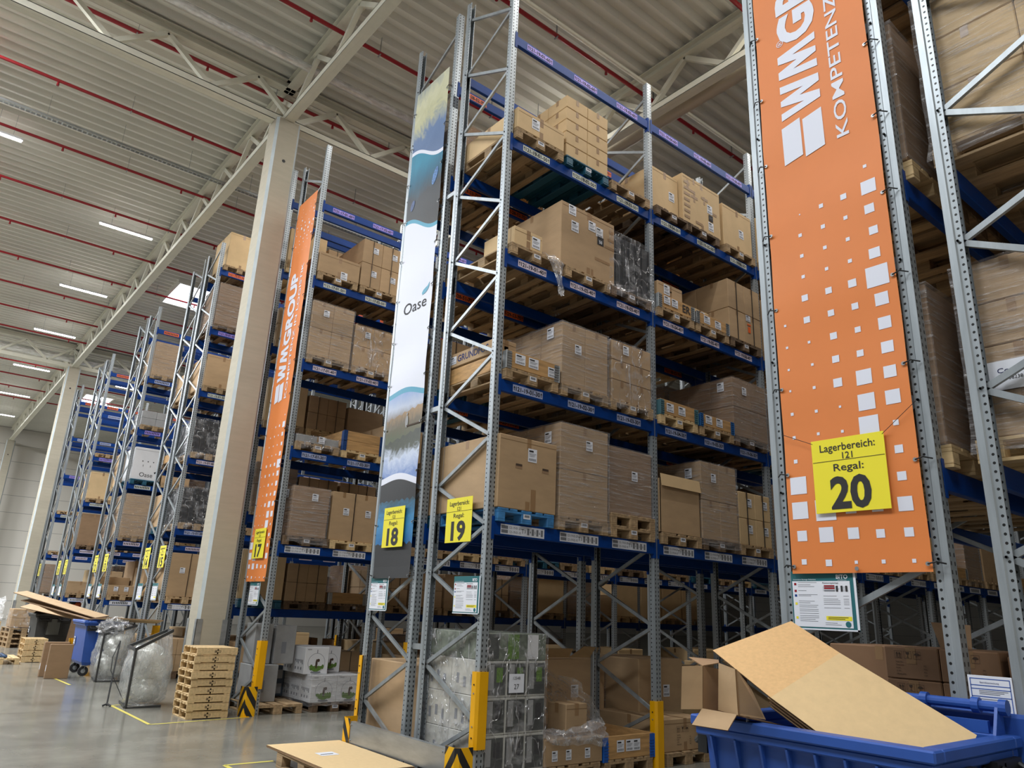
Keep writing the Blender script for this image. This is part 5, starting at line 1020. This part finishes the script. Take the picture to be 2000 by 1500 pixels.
# ------------------------------------------------------------------ wheeled waste containers
def container(x0, y0, D, W_, H, m, label, lid=True, stripes=True):
    # front long side at x0 facing -X, from y0 to y0+W_, rim height H
    t = thing('waste_container', label, 'waste container', (x0, y0, 0)); zb = .22; tp = .09
    def ring(z, o): return [(o, o, z), (D-o, o, z), (D-o, W_-o, z), (o, W_-o, z)]
    c = MB(); lv = [ring(zb, tp+.03), ring(zb+.06, tp), ring(H-.12, .045), ring(H-.06, .03)]
    for a, b in zip(lv, lv[1:]):
        for i in range(4): c.face([a[i], a[(i+1) % 4], b[(i+1) % 4], b[i]], m)
    c.face(lv[0][::-1], m)
    inn = [ring(H-.05, .06), ring(zb+.08, .13)]
    for i in range(4): c.face([inn[0][i], inn[0][(i+1) % 4], inn[1][(i+1) % 4], inn[1][i]][::-1], m)
    c.face(inn[1], m); n = 8
    if stripes:
        for i in range(n):                                       # triangular stiffening ribs under the rim
            y = .1+(W_-.2)*i/(n-1); P = [(.0, y, H-.1), (.045, y, H-.1), (.062, y, H-.36)]
            c.face([(p[0], p[1]-.006, p[2]) for p in P], m); c.face([(p[0], p[1]+.006, p[2]) for p in P][::-1], m); c.face([(0, y-.006, H-.1), (0, y+.006, H-.1), (.062, y+.006, H-.36), (.062, y-.006, H-.36)], m)
    c.build('body', t); c = MB()
    for (a, b, z0, z1, o) in ((0, 0, H-.10, H-.055, .0), (0, 0, H-.055, H, -.02)):
        for bx in ((o, .075, o, W_-o), (D-.075, D-o, o, W_-o), (.075, D-.075, o, .075), (.075, D-.075, W_-.075, W_-o)): c.cbox(*bx, z0, z1, m, .008)
    c.build('rim', t); c = MB()
    for yy in (-.03, W_+.03): 
        for xx in (.22, D-.22): c.tube([(xx-.12, yy*(1 if yy < 0 else 1), H-.12), (xx-.1, yy-(.05 if yy < 0 else -.05), H-.15), (xx+.1, yy-(.05 if yy < 0 else -.05), H-.15), (xx+.12, yy, H-.12)], .018, BLACK, 8); c.box(xx-.16, xx+.16, min(yy, yy+(.06 if yy < 0 else -.06)), max(yy, yy+(.06 if yy < 0 else -.06)), H-.2, H-.09, BLACK)
    c.build('handle', t); c = MB(); c.box(.30, D-.30, -.012, .03, H-.52, H-.12, M('bin_panel_grey', srgb(96, 100, 100), .6) if 'bin_panel_grey' not in bpy.data.materials else bpy.data.materials['bin_panel_grey'])
    for xx in (.27, D-.29): c.box(xx, xx+.02, -.03, .03, H-.5, H-.1, m)
    c.build('side_panel', t)
    for xx in (.17, D-.17):
        for yy in (.2, W_-.2):
            w2 = MB(); w2.tube([(xx, yy-.025, .1), (xx, yy+.025, .1)], .1, RUB, 18); w2.tube([(xx, yy-.03, .1), (xx, yy+.03, .1)], .045, GALVD, 10); wo = w2.build('caster_wheel', t); w3 = MB()
            for s_ in (-.035, .035): w3.bar((xx, yy+s_, .1), (xx+.02, yy+s_, .22), .05, .006, GALVD)
            w3.box(xx-.05, xx+.06, yy-.06, yy+.06, .2, .22, GALVD); w3.build('fork', wo)
    c = MB(); c.rect(Vector((.048, W_-.24, H-.42)), -Y_, Z_, -.075, .075, -.09, .06, WHITE); o = Vector((.045, W_-.24, H-.42)); c.rect(o, -Y_, Z_, -.055, .055, .0, .04, GREYP); c.text('1100 l', o, -Y_, Z_, 0, -.05, .03, INK); c.build('sticker', t)
    if lid:
        c = MB(); zz = H+.13; xx = D-.02; c.tube([(xx, .03, zz), (xx, W_-.03, zz)], .026, m, 12)
        for y in (.03, .16, .42, .60, W_-.6, W_-.16, W_-.03): c.tube([(xx, y-.018, zz), (xx, y+.018, zz)], .04, m, 14)
        for y in (.05, .55, W_-.55, W_-.05): c.face([(xx-.1, y, H), (xx+.03, y, H), (xx+.035, y, zz), (xx-.03, y, zz)], m); c.face([(xx-.1, y+.015, H), (xx+.03, y+.015, H), (xx+.035, y+.015, zz), (xx-.03, y+.015, zz)][::-1], m); c.face([(xx-.1, y, H), (xx-.03, y, zz), (xx-.03, y+.015, zz), (xx-.1, y+.015, H)], m)
        c.box(xx-.05, xx-.02, .1, W_-.1, H, H+.06, m); c.build('hinge_bar', t)
        c = MB(); n_ = 10; y0_, y1_ = -.22, W_+.1; Q = []
        for i in range(n_+1): a = math.pi/2*i/n_; Q.append((y0_+.16*(1-math.sin(a)), H-.02+.12*(math.cos(a)*0+math.sin(a))))
        Q = [(y0_, .45)]+[(y0_, H-.06)]+[(y0_+.16*(1-math.cos(math.pi/2*i/n_)), H-.06+.16*math.sin(math.pi/2*i/n_)) for i in range(1, n_+1)]+[(y1_-.16*(1-math.cos(math.pi/2*i/n_)), H-.06+.16*math.sin(math.pi/2*i/n_)) for i in range(n_, 0, -1)]+[(y1_, H-.06), (y1_, .45)]
        x0_, x1_ = D+.005, D+.065
        c.face([(x0_+.02, y*.97+.03*W_/2, z-.02) for y, z in Q], m); c.face([(x1_, y*.97+.03*W_/2, z-.02) for y, z in Q][::-1], m)
        for (ya, za), (yb, zb_) in zip(Q, Q[1:]+Q[:1]):
            c.face([(x0_+.02, ya*.97+.03*W_/2, za-.02), (x0_+.04, ya, za), (x0_+.04, yb, zb_), (x0_+.02, yb*.97+.03*W_/2, zb_-.02)], m); c.face([(x0_+.04, ya, za), (x1_, ya*.97+.03*W_/2, za-.02), (x1_, yb*.97+.03*W_/2, zb_-.02), (x0_+.04, yb, zb_)], m)
        c.build('lid', t)
    return t
container(3.65, 1.55, 1.0, 1.25, 1.15, BINB, 'blue wheeled container full of flattened cardboard in the lower corner below the orange banner')
container(3.5, 18.6, .85, 1.3, 1.12, BINB, 'smaller looking blue container behind the clear waste bags', lid=False, stripes=False)
container(3.3, 23.9, .9, 1.35, 1.12, BINK, 'black wheeled container with cardboard sticking out, beyond the blue one', lid=False, stripes=False)
sh = thing('cardboard_sheet', 'large folded tan cardboard sheet leaning across the blue container', 'cardboard', group='loose cardboard')
Ff, B1, Bb, Fb, Ab, Af = (3.78, 2.401, 1.272), (3.8, 2.176, 1.143), (4.42, 1.649, 1.153), (4.334, 2.288, 1.504), (4.454, 2.652, 1.669), (3.929, 2.868, 1.481)
B1e, B3e = (3.812, 2.041, 1.066) , (4.171, 1.642, 1.013)
board([Ff, Fb, Ab, Af], .006, CARDLIN, '', 'panel', parent=sh); board([Ff, Fb, Bb, B3e, B1e][::-1], .006, CARDSH, '', 'panel', parent=sh)
for i in range(3):
    f_, e1, e2 = Vector(Ff), Vector(Fb)-Vector(Ff), Vector(B1e)-Vector(Ff); nn = e1.cross(e2).normalized(); nn = -nn if nn.z > 0 else nn; dn = nn*(.016+.02*i)
    board([f_+dn-e2*(.04-.03*i), f_+e1*.9+dn, f_+e1*.9+e2+dn, f_+e2*.97+dn][::-1], .006, [CARD, CARDD, CARD][i], f'flattened brown carton tucked under the large tan sheet, {POS[i]} layer down')
t = thing('open_carton', 'open empty carton with spread flaps and a white label lying in the blue container', 'carton', group='loose cardboard')
IN = [(3.5, 2.625, 1.416), (3.55, 2.551, 1.437), (3.55, 2.567, 1.197), (3.5, 2.634, 1.199)]
board([(3.5, 2.625, 1.416), (3.95, 2.66, 1.36), (3.95, 2.66, 1.14), (3.5, 2.634, 1.199)], .005, CARDD, '', 'side', parent=t)
board([(3.5, 2.416, 1.414), (3.80, 2.535, 1.300), (3.80, 2.455, 1.155), (3.5, 2.41, 1.195)], .005, CARD, '', 'side', parent=t)
board([(3.5, 2.634, 1.199), (3.5, 2.41, 1.195), (3.95, 2.42, 1.12), (3.95, 2.66, 1.14)], .005, CARDD, '', 'side', parent=t)
board([(3.42, 2.699, 1.408), (3.5, 2.625, 1.416), (3.5, 2.634, 1.199), (3.42, 2.713, 1.193)], .005, CARD, '', 'flap', parent=t)
board([(3.55, 2.552, 1.434), (3.5, 2.416, 1.414), (3.5, 2.41, 1.195), (3.55, 2.566, 1.199)], .005, CARD, '', 'flap', parent=t)
board([(3.5, 2.634, 1.199), (3.5, 2.42, 1.194), (3.4, 2.408, 1.127), (3.4, 2.627, 1.125)], .005, CARD, '', 'flap', parent=t)
board([(3.6, 2.792, 1.449), (3.5, 2.625, 1.416), (3.58, 2.575, 1.434), (3.75, 2.70, 1.44)], .005, CARDD, '', 'flap', parent=t)
A_, B_, D_ = Vector((3.5, 2.416, 1.414)), Vector((3.80, 2.535, 1.300)), Vector((3.5, 2.41, 1.195)); r_ = (B_-A_).normalized(); u_ = (A_-D_).normalized(); nn_ = r_.cross(u_).normalized()*.004
if nn_.y > 0: nn_ = -nn_
c = MB(); o = D_+r_*.20+u_*.105; c.rect(o+nn_, r_, u_, -.05, .05, -.10, .06, WHITE); c.text('toom', o+nn_*1.5, u_, -r_, -.01, .012, .03, INK, bold=.04)
for q in (.0, .012, .024): c.rect(o+nn_*1.5, r_, u_, q+.012, q+.017, -.08, .03, GREYP)
c.build('shipping_label', t)
for i, (P, m) in enumerate((([(3.4, 25.2, 1.12), (3.45, 24.3, 1.3), (4.5, 23.6, 1.22), (4.4, 24.8, 1.1)], CARD), ([(2.95, 26.4, 1.62), (3.25, 26.2, 1.68), (4.15, 19.6, 1.20), (3.85, 19.5, 1.15)], CARD), ([(3.1, 25.8, 1.42), (3.4, 25.6, 1.48), (4.1, 19.7, 1.14), (3.8, 19.6, 1.1)], CARDD), ([(3.0, 24.8, 1.25), (3.2, 24.6, 1.35), (3.9, 21.0, 1.12), (3.8, 21.0, 1.06)], CARD))):
    board(P, .02, m, ['brown flap standing in the black container', 'long brown board sticking up out of the black container towards the left', 'second long board under the one sticking out of the black container', 'lowest bent board in the black container'][i])
board([(3.6, 19.3, 1.14), (3.75, 18.0, 1.22), (4.6, 16.9, 1.22), (4.75, 17.9, 1.14)], .02, CARDSH, 'pale cardboard sheet lying on the smaller looking blue container')
# flat cartons standing on the floor
for i, (x, y, w_, d, h) in enumerate(((2.9, 18.3, .42, .1, .66), (2.86, 18.75, .46, .12, .68))):
    t = thing('flat_carton', ['front brown flat carton standing on edge before the blue container', 'rear brown flat carton standing on edge before the blue container'][i], 'carton', (x, y, 0), 0, 'flat cartons'); one_carton(t, w_/2, d/2, 0, w_, d, h, CARDD, False, False, 'box')
    c = MB(); c.rect(Vector((-.001, d/2, .2)), -Y_, Z_, -.03, .03, -.06, .06, WHITE); c.build('shipping_label', t)
# stack of nine small pallets
def small_pallet(x, y, z, label, W_=.6, D_=.66, H=.105):
    t = thing('small_pallet', label, 'pallet', (x, y, z), 0, 'stack of small wooden pallets'); c = MB()
    for i in range(5): yy = -D_/2+.05+(D_-.1)*i/4; c.cbox(-W_/2, W_/2, yy-.045, yy+.045, H-.018, H, WOODN, .003)
    c.build('deck', t)
    for yy in (-D_/2+.012, 0, D_/2-.012): c = MB(); c.cbox(-W_/2, W_/2, yy-.012, yy+.012, .012, H-.018, WOODN, .003); c.build('side_board', t)
    c = MB()
    for xx in (-W_/2+.05, W_/2-.05): c.cbox(xx-.045, xx+.045, -D_/2, D_/2, 0, .012, WOODN, .002)
    c.cbox(-.012, .012, -D_/2, D_/2, .012, H-.018, WOODN, .002); c.build('base_board', t)
    c = MB(); c.rect(Vector((.0, -D_/2-.001, H*.5)), X_, Z_, -.045, .045, -.015, .015, INKB); c.rect(Vector((.012, -D_/2-.002, H*.5)), X_, Z_, -.028, .028, -.010, .010, WOODN); c.text('EC', Vector((-.035, -D_/2-.002, H*.5)), X_, Z_, 0, 0, .02, WOODN); c.build('stamp', t)
    return t
for i in range(9): small_pallet(4.04+R.uniform(-.012, .012)+(.03 if i == 8 else 0), 12.13+R.uniform(-.01, .01), i*.109, f'small pale pallet, {POS[i]} from the floor in the stack of nine before the near column')
for i in range(4): small_pallet(3.25, 23.0, i*.14, f'pale pallet, {POS[i]} from the floor in the low stack before the black container', .5, .8, .135)
# waste bag stands
def bag_stand(P, base, label, seed, heap=False):
    t = thing('waste_bag_stand', label, 'waste bag stand', group='waste bag stands'); P = [Vector(p) for p in P]; c = MB()
    for i in range(4): c.bar(P[i], P[(i+1) % 4], .03, .045, BINK)
    c.build('top_frame', t); c = MB(); a = Vector((P[0].x, P[0].y, 0)); c.bar(a, P[0], .05, .03, BINK); c.build('post', t); c = MB(); c.bar(a, (P[1].x, a.y, .02), .05, .03, BINK); c.bar((a.x, a.y+.02, .02), (a.x+.1, a.y+.8, .02), .05, .03, BINK); c.build('foot', t)
    rr = random.Random(seed); c = MB(); k = c.mi(BAGF); n = 28; L = 12; cx, cy = base
    def per(s_, Q):
        s_ = s_ % 4; i = int(s_); return Q[i].lerp(Q[(i+1) % 4], s_-i)
    for j in range(L+1):
        f = j/L; bul = 1+.14*math.sin(math.pi*min(1, f*1.05))**1.0
        for i in range(n):
            p = per(4*i/n, P); q = Vector((p.x*(1-f*.15)+cx*f*.15, p.y*(1-f*.15)+cy*f*.15, p.z*(1-f)+.015*f)); d = Vector((q.x-cx, q.y-cy, 0)); 
            r0 = .40; dd = d.normalized()*r0 if d.length else d; g = min(1, f*2.2); d = d*(1-g*.55)+dd*g*.55
            sc = bul*(1 if f < .93 else .75); wob = 1+rr.uniform(-.05, .05)*(f > .05)
            c.v.append((cx+d.x*sc*wob, cy+d.y*sc*wob, q.z+rr.uniform(-.01, .01)*(0 < f < 1)))
    for j in range(L):
        for i in range(n): c.f.append((j*n+i, (j+1)*n+i, (j+1)*n+(i+1) % n, j*n+(i+1) % n)); c.m.append(k); c.uv.append(None)
    c.f.append(tuple(L*n+i for i in range(n))); c.m.append(k); c.uv.append(None); o = c.build('bag', t, smooth=True)
    m2 = bpy.data.materials.get('waste_film') or film('waste_film', .5, .95, (6, 6, 6), (.86, .86, .80, 1), .3, .8, .4, 6.0)
    for q in range(6):                                            # crumpled film inside
        c = MB(); k = c.mi(m2); bx, by, bz, r_ = cx+rr.uniform(-.14, .14), cy+rr.uniform(-.14, .14), .2+.11*q, .2+rr.uniform(-.03, .05); nu, nv = 12, 8
        for v_ in range(nv+1):
            for u in range(nu):
                a, b_ = 2*math.pi*u/nu, math.pi*v_/nv; s_ = r_*(1+rr.uniform(-.18, .18)); c.v.append((bx+s_*math.sin(b_)*math.cos(a), by+s_*math.sin(b_)*math.sin(a), max(.03, bz+s_*.8*math.cos(b_))))
        for v_ in range(nv):
            for u in range(nu): c.f.append((v_*nu+u, (v_+1)*nu+u, (v_+1)*nu+(u+1) % nu, v_*nu+(u+1) % nu)); c.m.append(k); c.uv.append(None)
        c.build('crumpled_film', t, smooth=True)
    if heap:
        c = MB(); k = c.mi(DRAPEF); nu, nv = 22, 9; hx, hy = (P[0]+P[2])[0]/2-.04, (P[0]+P[2])[1]/2
        for v_ in range(nv+1):
            for u in range(nu): a, b_ = 2*math.pi*u/nu, math.pi/2*v_/nv; s_ = .38*(1+rr.uniform(-.16, .16)); c.v.append((hx+s_*math.sin(b_)*math.cos(a)*.95, hy+s_*math.sin(b_)*math.sin(a)*1.1, .93+s_*.75*math.cos(b_)))
        for v_ in range(nv):
            for u in range(nu): c.f.append((v_*nu+u, (v_+1)*nu+u, (v_+1)*nu+(u+1) % nu, v_*nu+(u+1) % nu)); c.m.append(k); c.uv.append(None)
        c.build('film_heap', t)
    return t
bag_stand([(3.29, 13.3, .86), (3.8, 13.3, 1.15), (3.95, 14.1, 1.13), (3.36, 14.1, .86)], (3.62, 13.68), 'clear waste bag on a tilted dark stand beside the stacked small pallets', 41)
bag_stand([(3.67, 17.45, .9), (4.25, 17.45, 1.08), (4.3, 18.2, 1.08), (3.72, 18.2, .9)], (3.98, 17.85), 'overfull clear waste bag heaped with film, on the stand nearer the blue container', 43, True)
c = MB(); c.tube([(3.09, 13.62, .01), (3.14, 13.8, .45), (3.2, 14.0, .95)], .012, BLACK, 6); c.tube([(3.2, 14.0, .95), (3.12, 13.95, .7), (3.12, 13.9, .5), (3.18, 13.8, .36), (3.3, 13.6, .1)], .006, BLACK, 5); c.tube([(3.04, 13.66, .01), (3.09, 13.62, .04), (3.14, 13.58, .01)], .015, BLACK, 6); tag(c.build('pole'), 'thin black pole with a hanging cord leaning on the near waste bag', 'pole')
# left background pallets
for i in range(4): pallet(3.65, 29.1, i*.146, 'wood', f'brown pallet, {POS[i]} from the floor under the film covered carton at the left', .1, False, group='stacked pallets at the left')
t = thing('wrapped_load', 'brown cartons under loose film on a pallet stack at the left edge', 'wrapped load', (3.65, 29.1, .6)); grid(t, 1, 1, 2, .7, 1.0, .55, CARD); wrap(t, .74, 1.1, .5, .1, SHEETF, 51)
for i in range(5): pallet(2.75, 30.4, i*.146, 'new', f'pale pallet, {POS[i]} from the floor in the stack cut by the left edge', .05, False, group='stacked pallets at the left')
drape('plastic_film', 'loose clear film heaped on the pallets at the left edge', [[(2.3, 31.5, 1.1), (2.9, 31.2, 1.35), (3.3, 31, 1.5)], [(2.3, 30.2, 1.0), (2.8, 30.2, 1.1), (3.2, 30.1, 1.2)], [(2.4, 29.8, .8), (2.8, 29.8, .85), (3.15, 29.8, .8)]], .05, seed=9)
pallet(2.5, 22.6, 0, 'new', 'single pale pallet lying on the floor at the left edge', 0, True, group='stacked pallets at the left')
t = thing('plastic_sheet', 'blue ribbed plate lying on the single pallet at the left edge', 'plate', (2.35, 22.6, .146)); c = MB(); c.cbox(-.3, .3, -.45, .45, 0, .05, M('plate_blue', srgb(58, 84, 120), .5), .01)
for i in range(7): c.box(-.28+.09*i, -.26+.09*i, -.44, .44, .05, .06, BLK2)
c.build('plate', t)
t = thing('cloth_bundle', 'orange, black and white bundle lying behind the black container near rack 11', 'bundle', (5.25, 30.6, .1)); c = MB(); c.cbox(-.4, .4, -.5, .5, 0, 1.1, CARDD, .01); c.build('box', t); c = MB(); c.cbox(-.12, .22, -.3, 0, 1.1, 1.32, LAVO, .06); c.cbox(-.3, -.08, -.3, 0, 1.1, 1.26, WHITE, .05); c.cbox(-.14, .05, -.32, -.02, 1.2, 1.36, BLACK, .05); c.build('cloth', t)
# pallet with flat sheets in front of the barrier
pallet(4.0, 7.6, 0, 'wood', 'wooden pallet under the flat tan cardboard sheets in front of the rail', 0, True, group='pallets on the floor')
for i in range(3): board([(3.58+.01*i, 6.80+.01*i, .152+.008*i), (4.44-.01*i, 6.80, .152+.008*i), (4.45, 8.5-.02*i, .152+.008*i), (3.6, 8.5, .152+.008*i)], .006, CARDSH if i == 2 else CARD, ['lowest flat sheet on the pallet before the rail', 'middle flat sheet on the pallet before the rail', 'top flat tan sheet with a small label on the pallet before the rail'][i])
c = MB(); c.rect(Vector((3.95, 7.75, .1695)), X_, Y_, -.1, .1, -.09, .09, WHITE); c.rect(Vector((3.95, 7.75, .171)), X_, Y_, -.08, .06, -.03, -.01, INK); tag(c.build('paper_label'), 'white paper label on the flat cardboard sheets before the rail', 'label')
